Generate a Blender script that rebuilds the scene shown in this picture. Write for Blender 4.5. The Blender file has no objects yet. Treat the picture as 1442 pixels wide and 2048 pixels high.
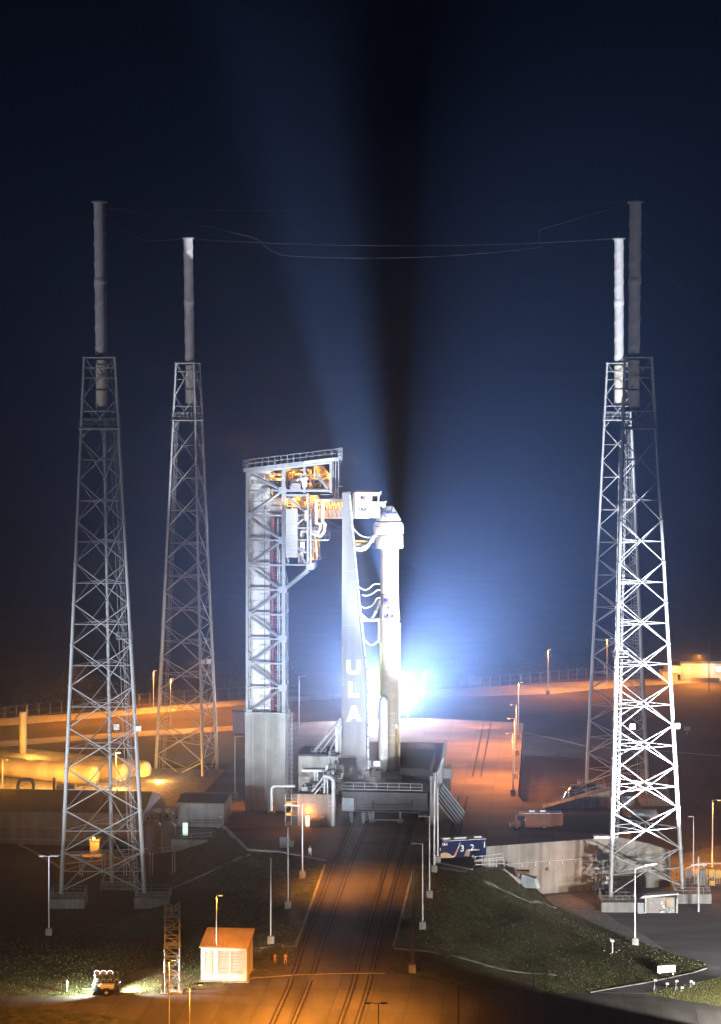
import bpy, bmesh, math, random
from mathutils import Vector, Matrix
from mathutils.bvhtree import BVHTree
from mathutils.geometry import delaunay_2d_cdt
R = math.radians
rnd = random.Random(41)
sc = bpy.context.scene
col = sc.collection

# ------------------------------------------------------------------ camera
F, CX, HY, CH = 4007.0, 721.0, 772.0, 88.0      # focal length in photo pixels, centre column, horizon row, camera height
cam = bpy.data.cameras.new("camera")
cam.sensor_fit = 'HORIZONTAL'; cam.sensor_width = 36.0
cam.lens = 36.0 * F / 1442.0
cam.shift_y = -(1024.0 - HY) / 1442.0
cam.clip_start = 1.0; cam.clip_end = 20000.0
camo = bpy.data.objects.new("camera", cam); col.objects.link(camo)
camo.location = (0, 0, CH); camo.rotation_euler = (R(90), 0, 0)
sc.camera = camo

# ------------------------------------------------------------------ world, exposure
w = bpy.data.worlds.new("World"); sc.world = w; w.use_nodes = True
bg = w.node_tree.nodes["Background"]
bg.inputs[0].default_value = (0.16, 0.36, 1.0, 1); bg.inputs[1].default_value = 0.0045
sc.view_settings.view_transform = 'Standard'; sc.view_settings.look = 'None'
sc.view_settings.exposure = 0.0; sc.view_settings.gamma = 1.0; sc.view_settings.use_curve_mapping = False
sc.render.engine = 'CYCLES'
sc.cycles.use_denoising = True
sc.cycles.max_bounces = 5; sc.cycles.diffuse_bounces = 2; sc.cycles.glossy_bounces = 2
sc.cycles.transmission_bounces = 2; sc.cycles.volume_bounces = 0; sc.cycles.caustics_reflective = False
sc.cycles.caustics_refractive = False; sc.cycles.sample_clamp_indirect = 3.0
sc.cycles.use_light_tree = True

# ------------------------------------------------------------------ lights (floodlights of the place, plus added fill, shaft and bloom spots)
WHITE = (0.80, 0.88, 1.0); SOD = (1.0, 0.33, 0.03)
def aim(o, target):
    d = Vector(target) - o.location
    o.rotation_euler = d.to_track_quat('-Z', 'Y').to_euler()
def spot(name, loc, target, power, angle, blend=.5, colr=WHITE, rad=.5):
    l = bpy.data.lights.new(name, 'SPOT'); l.energy = power; l.color = colr
    l.spot_size = R(angle); l.spot_blend = blend; l.shadow_soft_size = rad
    o = bpy.data.objects.new(name, l); col.objects.link(o); o.location = loc; aim(o, target); return o
def point(name, loc, power, colr=SOD, rad=.25):
    l = bpy.data.lights.new(name, 'POINT'); l.energy = power; l.color = colr; l.shadow_soft_size = rad
    o = bpy.data.objects.new(name, l); col.objects.link(o); o.location = loc; return o
spot("search_light_behind", (7.4, 480, 9.5), (5.9, 387, 50), 2.0e6, 34, .8, (0.19, 0.38, .92), .2)
spot("added_shaft_spot", (12.2, 620, 9.5), (1.0, 387, 71.8), 1.1e7, 2.7, 1., (0.19, 0.40, .92), .2)  # added beam for the bright gap between tower and rocket shadows
spot("bloom_spot_right", (11.6, 488.6, 12.6), (6.0, 250, 50), 8e3, 15, 1., (0.92, 0.90, 1.0), .35)  # added, aimed at the camera to imitate lens bloom
spot("bloom_spot_left", (3.2, 488.6, 12.6), (-1.0, 250, 50), 6.0e4, 15, 1., (0.92, 0.90, 1.0), .35)  # left of two spots added for the bloom around the source
point("flood_light_behind", (5.2, 486, 14), 1.7e5, (0.78, 0.82, 1.0), 1.0)
spot("flood_light_tower_right", (62, 316, -1), (46, 352, 31), 2.5e6, 47, .25, (0.86, 0.90, 1.0), .4)
spot("flood_light_right", (67, 285, 2.0), (34, 372, 30), 1.9e5, 60, .35, (0.9, 0.90, .95), .8)
spot("flood_light_right_pad", (78, 300, 27), (5.6, 387, 22), 5.2e5, 20, .6, (.98, .94, .90), 2.)
spot("fill_spot_left_far_mast", (-120, 262, 6), (-37, 438, 106), 4e5, 13, .5, (.9, .9, 1), .8)  # added to lift the far left mast, no known lamp
spot("fill_spot_right_mast", (125, 262, 6), (47.8, 352, 106), 1.3e5, 15, .6, (.92, .92, 1), .8)  # unseen spot put in for a dim even tone on the mast
spot("fill_spot_left_near_mast", (-120, 262, 6), (-45, 352, 106), 1.1e5, 15, .5, (.9, .88, 1), .8)  # added to brighten the top of the near left mast
spot("flood_light_verge", (64, 268, 4.5), (44, 302, -2), 2.0e5, 72, .3, (1, .96, .86), .5)
spot("search_light_trailer", (-36.5, 285, 7.6), (1, 387, 36), 3.9e5, 34, .6, WHITE, 2.5)
spot("flood_light_left", (-95, 262, 8), (-15, 378, 42), 7.0e5, 32, .7, WHITE, 3.)
spot("fill_spot_left_tower", (-120, 262, 6), (-46, 352, 66), 1.6e5, 70, .5, (.85, .9, 1), .8)  # added front fill for the near left tower
spot("camera_side_fill", (-10, -25, 104), (10, 330, 0), 1.5e5, 42, .8, (1, .93, .85), 1.)  # broad dim fill added above and behind the camera

# ------------------------------------------------------------------ materials
MATS = {}
def mat(name, c, c2=None, rough=.7, metal=0., nscale=1., bump=0., bscale=None, emit=None, estr=0., wave=None, spec=.5, detail=6, stretch=None, streak=None, joints=None, patchy=None):
    if name in MATS: return MATS[name]
    m = bpy.data.materials.new(name); m.use_nodes = True; MATS[name] = m
    nt = m.node_tree; n = nt.nodes; L = nt.links; b = n["Principled BSDF"]
    b.inputs["Roughness"].default_value = rough; b.inputs["Metallic"].default_value = metal
    b.inputs["Specular IOR Level"].default_value = spec
    b.inputs["Base Color"].default_value = (*c, 1)
    tc = n.new("ShaderNodeTexCoord"); mp = n.new("ShaderNodeMapping"); L.new(tc.outputs["Object"], mp.inputs[0])
    if stretch: mp.inputs["Scale"].default_value = stretch
    if c2 is None: c2 = tuple(x * .72 for x in c)
    nz = n.new("ShaderNodeTexNoise"); nz.inputs["Scale"].default_value = nscale; nz.inputs["Detail"].default_value = detail
    nz.inputs["Roughness"].default_value = .65
    L.new(mp.outputs[0], nz.inputs["Vector"])
    rp = n.new("ShaderNodeValToRGB"); rp.color_ramp.elements[0].position = .34; rp.color_ramp.elements[1].position = .66
    rp.color_ramp.elements[0].color = (*c2, 1); rp.color_ramp.elements[1].color = (*c, 1)
    L.new(nz.outputs[0], rp.inputs[0]); out = rp.outputs[0]
    if streak:          # vertical rain streaks / weathering
        m2 = n.new("ShaderNodeMapping"); m2.inputs["Scale"].default_value = (streak, streak, streak * .06); L.new(tc.outputs["Object"], m2.inputs[0])
        n2 = n.new("ShaderNodeTexNoise"); n2.inputs["Scale"].default_value = 1.; n2.inputs["Detail"].default_value = 5; L.new(m2.outputs[0], n2.inputs["Vector"])
        r2 = n.new("ShaderNodeValToRGB"); r2.color_ramp.elements[0].position = .42; r2.color_ramp.elements[1].position = .62
        r2.color_ramp.elements[0].color = (.62, .6, .57, 1); r2.color_ramp.elements[1].color = (1, 1, 1, 1); L.new(n2.outputs[0], r2.inputs[0])
        mx = n.new("ShaderNodeMix"); mx.data_type = 'RGBA'; mx.blend_type = 'MULTIPLY'; mx.inputs[0].default_value = .8
        L.new(out, mx.inputs[6]); L.new(r2.outputs[0], mx.inputs[7]); out = mx.outputs[2]
    if patchy:          # worn, bare areas
        n4 = n.new("ShaderNodeTexNoise"); n4.inputs["Scale"].default_value = .11; n4.inputs["Detail"].default_value = 8; n4.inputs["Roughness"].default_value = .6; L.new(tc.outputs["Object"], n4.inputs["Vector"])
        r4 = n.new("ShaderNodeValToRGB"); r4.color_ramp.elements[0].position = .48; r4.color_ramp.elements[1].position = .64; L.new(n4.outputs[0], r4.inputs[0])
        mx = n.new("ShaderNodeMix"); mx.data_type = 'RGBA'; L.new(r4.outputs[0], mx.inputs[0]); L.new(out, mx.inputs[6]); mx.inputs[7].default_value = (*patchy, 1); out = mx.outputs[2]
    if joints:          # paving slabs: (slab width, slab length)
        br = n.new("ShaderNodeTexBrick"); br.offset = 0.; br.inputs["Scale"].default_value = 1.; br.inputs["Brick Width"].default_value = joints[0]; br.inputs["Row Height"].default_value = joints[1]
        br.inputs["Mortar Size"].default_value = .07; br.inputs["Mortar Smooth"].default_value = .5
        br.inputs["Color1"].default_value = (1, 1, 1, 1); br.inputs["Color2"].default_value = (.74, .74, .74, 1); br.inputs["Mortar"].default_value = (.38, .38, .38, 1)
        m3 = n.new("ShaderNodeMapping"); m3.inputs["Rotation"].default_value = (0, 0, R(5.5)); L.new(tc.outputs["Object"], m3.inputs[0]); L.new(m3.outputs[0], br.inputs["Vector"])
        mx = n.new("ShaderNodeMix"); mx.data_type = 'RGBA'; mx.blend_type = 'MULTIPLY'; mx.inputs[0].default_value = 1.
        L.new(out, mx.inputs[6]); L.new(br.outputs[0], mx.inputs[7]); out = mx.outputs[2]
    if wave:            # panel ribs: (axis, scale, strength)
        wv = n.new("ShaderNodeTexWave"); wv.wave_type = 'BANDS'; wv.bands_direction = wave[0]; wv.inputs["Scale"].default_value = wave[1]
        L.new(tc.outputs["Object"], wv.inputs["Vector"])
        mr = n.new("ShaderNodeMapRange"); mr.inputs[3].default_value = 1 - wave[2]; mr.inputs[4].default_value = 1.; L.new(wv.outputs[1], mr.inputs[0])
        mx = n.new("ShaderNodeMix"); mx.data_type = 'RGBA'; mx.blend_type = 'MULTIPLY'; mx.inputs[0].default_value = 1.
        L.new(out, mx.inputs[6]); L.new(mr.outputs[0], mx.inputs[7]); out = mx.outputs[2]
        bp = n.new("ShaderNodeBump"); bp.inputs["Strength"].default_value = .5; bp.inputs["Distance"].default_value = .05
        L.new(wv.outputs[1], bp.inputs["Height"]); L.new(bp.outputs[0], b.inputs["Normal"])
    L.new(out, b.inputs["Base Color"])
    if bump:
        nb = n.new("ShaderNodeTexNoise"); nb.inputs["Scale"].default_value = bscale or nscale * 4; nb.inputs["Detail"].default_value = 8; nb.inputs["Roughness"].default_value = .7
        L.new(mp.outputs[0], nb.inputs["Vector"])
        bp = n.new("ShaderNodeBump"); bp.inputs["Strength"].default_value = 1.; bp.inputs["Distance"].default_value = bump
        L.new(nb.outputs[0], bp.inputs["Height"]); L.new(bp.outputs[0], b.inputs["Normal"])
    if emit:
        b.inputs["Emission Color"].default_value = (*emit, 1); b.inputs["Emission Strength"].default_value = estr
    return m
grass = mat("grass", (.125, .13, .062), (.03, .036, .018), .95, 0, .6, .35, 2.2, spec=.05, detail=12, patchy=(.085, .065, .04))
drygrass = mat("dry_grass", (.30, .27, .11), (.13, .15, .05), .95, 0, .8, .15, 3., spec=.1, detail=10)
soil = mat("soil", (.10, .075, .05), (.04, .04, .025), .95, 0, .06, .3, .6, spec=.1, detail=9)
asph = mat("asphalt", (.115, .105, .10), (.065, .06, .058), .95, 0, .22, .02, 6., detail=9, spec=.04, stretch=(1, .25, 1), joints=(5., 9.))
asph2 = mat("worn_asphalt", (.20, .19, .19), (.10, .095, .098), .9, 0, .18, .02, 6., detail=9, spec=.15, stretch=(.35, 1.3, 1))
conc = mat("concrete", (.36, .35, .33), (.24, .235, .225), .85, 0, .5, .01, 6., streak=1.2)
concw = mat("pale_concrete", (.46, .44, .39), (.32, .30, .26), .85, 0, .3, .01, 6., streak=.8)
padc = mat("pad_concrete", (.20, .15, .12), (.10, .075, .065), .92, 0, .12, .01, 5., detail=8, spec=.1, stretch=(.4, 1.2, 1), joints=(6., 6.))
railm = mat("rail_steel", (.13, .11, .10), (.08, .07, .065), .9, 0, .8, spec=.05)
railc = mat("rail_channel_fill", (.03, .027, .025), (.02, .018, .017), 1., 0, .8, spec=.0)
steel = mat("galvanised_steel", (.50, .53, .55), (.36, .39, .41), .5, .3, .9)
tsteel = mat("tower_frame_steel", (.36, .39, .42), (.27, .295, .32), .55, .1, .9)
dsteel = mat("grey_steel", (.30, .32, .34), (.20, .22, .23), .5, .2, .9)
blk = mat("dark_steel", (.07, .07, .075), (.035, .035, .04), .6, .2, 1.)
soot = mat("sooty_metal", (.075, .07, .07), (.03, .03, .03), .7, .2, .8, .03, 5)
white = mat("white_paint", (.80, .80, .80), (.70, .70, .71), .5, 0, .6)
wpanel = mat("white_ribbed_cladding", (.86, .86, .87), (.76, .77, .79), .5, 0, .4, wave=('X', 1.1, .22))
gpanel = mat("grey_ribbed_cladding", (.50, .52, .54), (.42, .44, .46), .5, 0, .4, wave=('Z', 1.2, .25))
spanel = mat("shed_ribbed_cladding", (.36, .355, .35), (.27, .27, .265), .6, 0, .4, wave=('X', .8, .2), streak=.7)
mastm = mat("pale_grey_paint", (.25, .26, .275), (.215, .225, .24), .55, 0, .25, streak=.5)
concu = mat("tower_concrete", (.42, .43, .40), (.30, .31, .29), .85, 0, .35, .01, 5, streak=.6)
bronze = mat("booster_skin", (.62, .585, .55), (.50, .47, .44), .35, .35, .5, stretch=(1, 1, 3))
ochre = mat("ochre_insulation", (.42, .30, .12), (.26, .18, .07), .8, 0, 1.)
redp = mat("red_pipe", (.26, .05, .06), (.18, .035, .04), .5)
yel = mat("yellow_paint_and_lamplight", (.75, .47, .07), (.5, .3, .05), .5)  # real paint on bollards; on tower machinery it holds the sodium lamplight
green = mat("green_insulation", (.45, .55, .15), (.3, .4, .1), .6)
tankm = mat("cream_tank_paint", (.74, .66, .50), (.60, .52, .38), .5, 0, .25, streak=.3)
roofd = mat("dark_roof", (.085, .075, .08), (.05, .045, .05), .8, 0, .3, wave=('X', .6, .25))
roofo = mat("tan_roof", (.33, .24, .14), (.24, .17, .10), .7, 0, .5, wave=('X', .9, .2))
navy = mat("navy_vinyl", (.008, .014, .05), (.014, .025, .08), .85, 0, .5, spec=.08)
brown = mat("brown_paint", (.24, .095, .055), (.20, .08, .048), .85, 0, .4, spec=.06)
rubber = mat("rubber", (.02, .02, .02), (.012, .012, .012), .85)
glass = mat("dark_glass", (.02, .025, .03), (.015, .02, .02), .1)
blue = mat("blue_marking", (.02, .06, .38), (.02, .05, .3), .5)
red = mat("red_marking", (.55, .04, .05), (.45, .03, .04), .5)
black = mat("black_marking", (.015, .015, .02), (.01, .01, .01), .5)
cloth = mat("white_overall", (.70, .70, .72), (.55, .55, .57), .85, 0, 4.)
clothk = mat("khaki_clothes", (.42, .34, .22), (.3, .24, .15), .9, 0, 4.)
orangec = mat("orange_work_clothes", (.55, .25, .08), (.4, .17, .05), .9, 0, 4.)
skin = mat("skin", (.42, .25, .17), (.38, .22, .15), .6)
helm = mat("yellow_helmet", (.75, .6, .05), (.7, .55, .05), .3)
leafm = mat("dry_foliage", (.09, .075, .04), (.045, .04, .02), .9, 0, .6, spec=.1)
lampS = mat("sodium_lamp_glass", (1, .6, .2), (1, .6, .2), .5, emit=(1, .52, .12), estr=9)
lampD = mat("unlit_lamp_glass", (.5, .5, .5), (.4, .4, .4), .3)
lampW = mat("flood_lamp_glass", (1, 1, 1), (1, 1, 1), .5, emit=(.8, .88, 1), estr=7)
doorG = mat("lit_doorway", (.8, 1, .9), (.8, 1, .9), .5, emit=(.72, 1, .82), estr=1.1)
greenbin = mat("green_plastic", (.02, .11, .06), (.015, .07, .04), .5)

# ------------------------------------------------------------------ frames and helpers
ANG = R(5.5)
O = Vector((5.6, 387.0, 0.0))
UD = Vector((math.sin(ANG), math.cos(ANG), 0)); VD = Vector((math.cos(ANG), -math.sin(ANG), 0))
def PF(v, u, z): return O + VD * v + UD * u + Vector((0, 0, z))          # pad frame: v right, u away, z up
def W(px, py, D): return Vector(((px - CX) * D / F, D, CH - (py - HY) * D / F))
def G(px, py, z=0.): return W(px, py, F * (CH - z) / (py - HY))
def PL(px, py, u):
    d = Vector(((px - CX) / F, 1, -(py - HY) / F))
    q = O + UD * u
    t = (q.x * UD.x + q.y * UD.y) / (d.x * UD.x + d.y * UD.y)
    return Vector((0, 0, CH)) + d * t
def VZ(px, py, u):
    p = PL(px, py, u); e = p - O
    return e.dot(VD), p.z

ROOTM = {}
class MB:
    def __init__(s, *mats): s.v = []; s.f = []; s.mi = []; s.mats = list(mats); s.m = 0; s.sm = []
    def add(s, vs, fs, smooth=False):
        k = len(s.v); s.v += [Vector(p) for p in vs]
        for f in fs: s.f.append([i + k for i in f]); s.mi.append(s.m); s.sm.append(smooth)
    def hexa(s, a, b):                        # a, b: four corners each
        s.add(list(a) + list(b), [(3, 2, 1, 0), (4, 5, 6, 7), (0, 1, 5, 4), (1, 2, 6, 5), (2, 3, 7, 6), (3, 0, 4, 7)])
    def box(s, c, d, M=None):
        c = Vector(c); x, y, z = (Vector(d) / 2)
        p = [Vector(q) for q in ((-x, -y, -z), (x, -y, -z), (x, y, -z), (-x, y, -z), (-x, -y, z), (x, -y, z), (x, y, z), (-x, y, z))]
        p = [c + q for q in p]
        if M is not None: p = [M @ q for q in p]
        s.hexa(p[:4], p[4:])
    def pbox(s, v0, v1, u0, u1, z0, z1):      # box in the pad frame
        s.hexa([PF(v0, u0, z0), PF(v1, u0, z0), PF(v1, u1, z0), PF(v0, u1, z0)], [PF(v0, u0, z1), PF(v1, u0, z1), PF(v1, u1, z1), PF(v0, u1, z1)])
    def qbox(s, x0, x1, y0, y1, u0, u1):      # pad-frame box whose front face spans these photo measurements
        v0, z1 = VZ(x0, y0, u0); v1, z0 = VZ(x1, y1, u0); s.pbox(v0, v1, u0, u1, z0, z1)
    def bar(s, a, b, r, n=6, r2=None, smooth=True):
        a = Vector(a); b = Vector(b); d = b - a
        if d.length < 1e-6: return
        q = d.to_track_quat('Z', 'Y'); r2 = r if r2 is None else r2; vs = []
        for p, rr in ((a, r), (b, r2)):
            for i in range(n):
                t = 2 * math.pi * i / n; vs.append(p + q @ Vector((rr * math.cos(t), rr * math.sin(t), 0)))
        s.add(vs, [(i, (i + 1) % n, n + (i + 1) % n, n + i) for i in range(n)], smooth and n > 4)
        s.add(vs, [tuple(range(n - 1, -1, -1)), tuple(range(n, 2 * n))])
    def beam(s, a, b, w, h=None):             # square section
        s.bar(a, b, w * .7071, 4)
    def tube(s, pts, r, n=8):
        pts = [Vector(p) for p in pts]
        for i in range(len(pts) - 1): s.bar(pts[i], pts[i + 1], r, n)
        for p in pts[1:-1]: s.ball(p, r * 1.0)
    def ball(s, c, r, n=8, sz=1.):
        c = Vector(c); vs = []; fs = []; m = n // 2
        for j in range(m + 1):
            ph = math.pi * j / m
            for i in range(n):
                t = 2 * math.pi * i / n; vs.append(c + Vector((r * math.sin(ph) * math.cos(t), r * math.sin(ph) * math.sin(t), r * sz * math.cos(ph))))
        for j in range(m):
            for i in range(n): fs.append((j * n + i, (j + 1) * n + i, (j + 1) * n + (i + 1) % n, j * n + (i + 1) % n))
        s.add(vs, fs, True)
    def lathe(s, c, prof, n=32, M=None, smooth=True):
        c = Vector(c); vs = []; fs = []
        for r, z in prof:
            for i in range(n):
                t = 2 * math.pi * i / n; p = Vector((r * math.cos(t), r * math.sin(t), z)); vs.append(c + ((M @ p) if M is not None else p))
        for j in range(len(prof) - 1):
            for i in range(n): fs.append((j * n + i, j * n + (i + 1) % n, (j + 1) * n + (i + 1) % n, (j + 1) * n + i))
        s.add(vs, fs, smooth)
        s.add(vs[:n], [tuple(range(n - 1, -1, -1))]); s.add(vs[-n:], [tuple(range(n))])
    def prism(s, pts, off):
        pts = [Vector(p) for p in pts]; off = Vector(off); n = len(pts)
        s.add(pts + [p + off for p in pts], [tuple(range(n - 1, -1, -1)), tuple(range(n, 2 * n))] + [(i, (i + 1) % n, n + (i + 1) % n, n + i) for i in range(n)])
    def rail(s, pts, h=1.1, sp=2., r=.04):
        pts = [Vector(p) for p in pts]; up = Vector((0, 0, 1))
        for a, b in zip(pts, pts[1:]):
            k = max(1, round((b - a).length / sp))
            for i in range(k + 1):
                p = a.lerp(b, i / k); s.bar(p, p + up * h, r, 4)
            for hh in (h, h * .5): s.bar(a + up * hh, b + up * hh, r, 4)
    def build(s, name, parent=None, inv=None, mats=None):
        me = bpy.data.meshes.new(name)
        M = ROOTM.get(parent.name) if parent else None
        if inv is not None: M = inv
        vs = [M @ p for p in s.v] if M is not None else s.v
        me.from_pydata([tuple(p) for p in vs], [], s.f)
        for m in s.mats: me.materials.append(m)
        me.polygons.foreach_set("material_index", s.mi); me.polygons.foreach_set("use_smooth", s.sm)
        bm = bmesh.new(); bm.from_mesh(me); bmesh.ops.recalc_face_normals(bm, faces=bm.faces); bm.to_mesh(me); bm.free()
        me.update()
        o = bpy.data.objects.new(name, me); col.objects.link(o)
        if parent: o.parent = parent; ROOTM[o.name] = M if M is not None else Matrix.Identity(4)
        return o
def each(mb, name, parent, gap=.02, merge=True):
    """the same shapes, but every separate piece becomes a part of its own"""
    par = list(range(len(mb.v)))
    def find(i):
        while par[i] != i: par[i] = par[par[i]]; i = par[i]
        return i
    for f in mb.f:
        for i in f[1:]: par[find(i)] = find(f[0])
    G_ = {}
    for k, f in enumerate(mb.f): G_.setdefault(find(f[0]), []).append(k)
    B = []
    for fs in G_.values():
        vs = [mb.v[i] for k in fs for i in mb.f[k]]
        B.append([[min(v[a] for v in vs) - gap for a in range(3)], [max(v[a] for v in vs) + gap for a in range(3)], fs])
    ch = merge
    while ch:
        ch = False; out = []
        for b in B:
            for o in out:
                if all(b[0][a] <= o[1][a] and o[0][a] <= b[1][a] for a in range(3)):
                    o[0] = [min(x, y) for x, y in zip(o[0], b[0])]; o[1] = [max(x, y) for x, y in zip(o[1], b[1])]; o[2] += b[2]; ch = True; break
            else: out.append(b)
        B = out
    for b in B[:100]:
        m = MB(*mb.mats); ids = {}
        for k in b[2]:
            f = []
            for i in mb.f[k]:
                if i not in ids: ids[i] = len(m.v); m.v.append(mb.v[i])
                f.append(ids[i])
            m.f.append(f); m.mi.append(mb.mi[k]); m.sm.append(mb.sm[k])
        last = m.build(name, parent)
    return last
def thing(name, label, cat, loc, rz=0., group=None):
    o = bpy.data.objects.new(name, None); col.objects.link(o); o.empty_display_size = .5
    o.location = loc; o.rotation_euler = (0, 0, rz); o["label"] = label; o["category"] = cat
    if group: o["group"] = group
    ROOTM[o.name] = (Matrix.Translation(Vector(loc)) @ Matrix.Rotation(rz, 4, 'Z')).inverted()
    return o
def single(mb, name, label, cat, loc, rz=0., group=None):    # a thing that is one mesh
    M = Matrix.Translation(Vector(loc)) @ Matrix.Rotation(rz, 4, 'Z')
    o = mb.build(name, None, M.inverted()); o.matrix_world = M; o["label"] = label; o["category"] = cat
    if group: o["group"] = group
    return o
def struct(mb, name, kind="structure"):
    o = mb.build(name); o["kind"] = kind; return o
def text(name, s, origin, ux, uy, size, m, parent, depth=.02, bold=.0, align='CENTER'):
    c = bpy.data.curves.new(name, 'FONT'); c.body = s; c.size = size; c.extrude = depth; c.offset = bold; c.align_x = align; c.align_y = 'CENTER'; c.resolution_u = 3
    t = bpy.data.objects.new(name, c); me = bpy.data.meshes.new_from_object(t); bpy.data.objects.remove(t)
    ux = Vector(ux).normalized(); uy = Vector(uy).normalized(); uz = ux.cross(uy)
    M = Matrix((ux, uy, uz)).transposed().to_4x4(); M.translation = Vector(origin)
    me.transform(ROOTM[parent.name] @ M); me.materials.clear(); me.materials.append(m)
    o = bpy.data.objects.new(name, me); col.objects.link(o); o.parent = parent; ROOTM[o.name] = ROOTM[parent.name]
    return o

# ------------------------------------------------------------------ terrain
GZ = -2.0
TV = []; TF = []; GRASSF = set()
def patch(name, pts, m, inner=(), skirt=1.5, kind="structure", lift=0., grid=0.):
    """pts: (px, py, z) outline; surface joined over it, with a skirt down from its rim"""
    P0 = [G(a, b, z) + Vector((0, 0, lift)) for a, b, z in pts]; Q = [G(a, b, z) + Vector((0, 0, lift)) for a, b, z in inner]
    P = []
    for a, b in zip(P0, P0[1:] + P0[:1]):
        k = max(1, int((b - a).length / 4)) if grid else 1
        P += [a.lerp(b, i / k) for i in range(k)]
    n = len(P); poly = [p.xy for p in P]
    def inside(q):
        c = False
        for i in range(n):
            a, b = poly[i], poly[(i + 1) % n]
            if (a.y > q.y) != (b.y > q.y) and q.x < (b.x - a.x) * (q.y - a.y) / (b.y - a.y) + a.x: c = not c
        return c
    if grid:
        src = P + Q; xs = [p.x for p in P]; ys = [p.y for p in P]; x = min(xs); E = []; r_ = random.Random(3)
        while x < max(xs):
            y = min(ys)
            while y < max(ys):
                q = Vector((x + r_.uniform(-.5, .5), y + r_.uniform(-.5, .5)))
                dm = min((q - p.xy).length for p in src)
                if dm > grid * .45 and inside(q):
                    wz = ws = 0.
                    for p in src: w_ = 1 / ((q - p.xy).length ** 2.6 + .01); ws += w_; wz += w_ * p.z
                    E.append(Vector((q.x, q.y, wz / ws + r_.uniform(-.10, .10))))
                y += grid
            x += grid
        Q = Q + E
    allp = P + Q
    vo, eo, fo, ov, oe, of = delaunay_2d_cdt([p.xy for p in allp], [(i, (i + 1) % n) for i in range(n)], [], 0, 1e-5)
    mb = MB(m)
    V3 = [Vector((v.x, v.y, allp[src[0]].z if src else 0)) for v, src in zip(vo, ov)]
    fs = [f for f in fo if inside(sum((vo[i] for i in f), Vector((0, 0))) / len(f))]
    mb.add(V3, fs, bool(grid))
    if m in (grass, drygrass): GRASSF.update(range(len(TF), len(TF) + len(fs)))
    k = len(TV); TV.extend(V3); TF.extend([[i + k for i in f] for f in fs])
    for i in range(n):
        a, b = P[i], P[(i + 1) % n]; dz = Vector((0, 0, skirt))
        mb.add([a, b, b - dz, a - dz], [(0, 1, 2, 3)])
    return struct(mb, name, kind)

g = MB(soil)
g.add([(-3400, -150, GZ), (3400, -150, GZ), (3400, 7400, GZ), (-3400, 7400, GZ)], [(0, 1, 2, 3)])
struct(g, "ground"); TV += g.v; TF.append([0, 1, 2, 3])

PADZ = 7.0
plat = [(495, 1697), (560, 1701), (655, 1720), (825, 1738), (870, 1722), (945, 1737), (970, 1694), (1190, 1677), (1262, 1660), (1250, 1625), (1180, 1606), (1045, 1604), (1036, 1590), (1046, 1446), (850, 1436), (560, 1446), (430, 1560), (430, 1632)]
patch("launch_pad", [(a, b, PADZ) for a, b in plat], padc, skirt=2.)
# rail road down to the crossing, foreground road
patch("rail_road", [(655, 1720, 7), (825, 1738, 7), (785, 1890, 4.9), (775, 1940, 4), (585, 1935, 4), (590, 1895, 4.9)], asph)
fl = [(-400, 1996, 3.0), (0, 1994, 3.2), (320, 1988, 3.5), (430, 1975, 3.8), (500, 1960, 4), (585, 1935, 4), (775, 1940, 4), (900, 1972, 3.2), (1100, 1988, 1.4), (1180, 1984, .6), (1290, 1987, 0.), (1360, 2000, -.4), (1442, 2012, -.8), (1900, 2030, -1), (1900, 2500, 0), (750, 2500, 4), (-400, 2500, 3)]
patch("foreground_road", fl, asph, skirt=4)
# grass slopes
patch("left_grass_slope", [(430, 1632, 7), (495, 1697, 7), (560, 1701, 7), (655, 1720, 7), (590, 1895, 4.9), (585, 1935, 4), (500, 1960, 4), (430, 1975, 3.8), (320, 1988, 3.5), (0, 1994, 3.2), (-400, 1996, 3.0), (-400, 1900, 0), (-400, 1835, GZ), (100, 1840, GZ), (270, 1830, GZ), (330, 1800, GZ), (335, 1775, GZ), (345, 1710, GZ)],
      grass, inner=[(500, 1880, 4.5), (400, 1930, 3.2), (250, 1930, 2.2), (100, 1930, 2), (560, 1800, 5.8), (470, 1850, 3.6), (480, 1760, 5.6), (-100, 1930, 2), (430, 1790, 3.4), (330, 1880, 1), (200, 1880, 0.2)], skirt=.6, grid=3.)
patch("right_grass_slope", [(825, 1738, 7), (870, 1722, 7), (945, 1737, 7), (1008, 1739, 5.5), (1078, 1793, GZ), (1112, 1815, GZ), (1240, 1870, GZ), (1330, 1902, GZ), (1400, 1922, GZ + .1), (1416, 1930, GZ + .2), (1410, 1937, GZ + .2), (1380, 1945, GZ + .3), (1290, 1964, -.8), (1180, 1984, .6), (1100, 1988, 1.4), (900, 1972, 3.2), (775, 1940, 4), (785, 1890, 4.9)],
      grass, inner=[(960, 1757, 4.2), (1060, 1803, -.5), (900, 1780, 6.), (850, 1850, 5.6), (950, 1880, 3.4), (1050, 1930, 1.5), (1150, 1900, -.6), (1000, 1830, 2.5)], skirt=.6, grid=3.)
patch("service_yard", [(1050, 1778, GZ), (1060, 1764, GZ), (1200, 1745, GZ), (1442, 1690, GZ), (1900, 1690, GZ), (1900, 1960, -1.9), (1442, 1955, -1.6), (1290, 1987, 0.), (1180, 1984, .6), (1290, 1964, -.8), (1380, 1945, GZ + .3), (1410, 1937, GZ + .2), (1416, 1930, GZ + .2), (1400, 1922, GZ + .1), (1330, 1902, GZ), (1240, 1870, GZ), (1112, 1815, GZ)], asph2, skirt=.02, lift=.03)
patch("verge_grass", [(1290, 1987, 0.), (1442, 1955, -1.6), (1900, 1960, -1.9), (1900, 2030, -1), (1442, 2012, -.8), (1360, 2000, -.4)], drygrass, skirt=.5)
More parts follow.
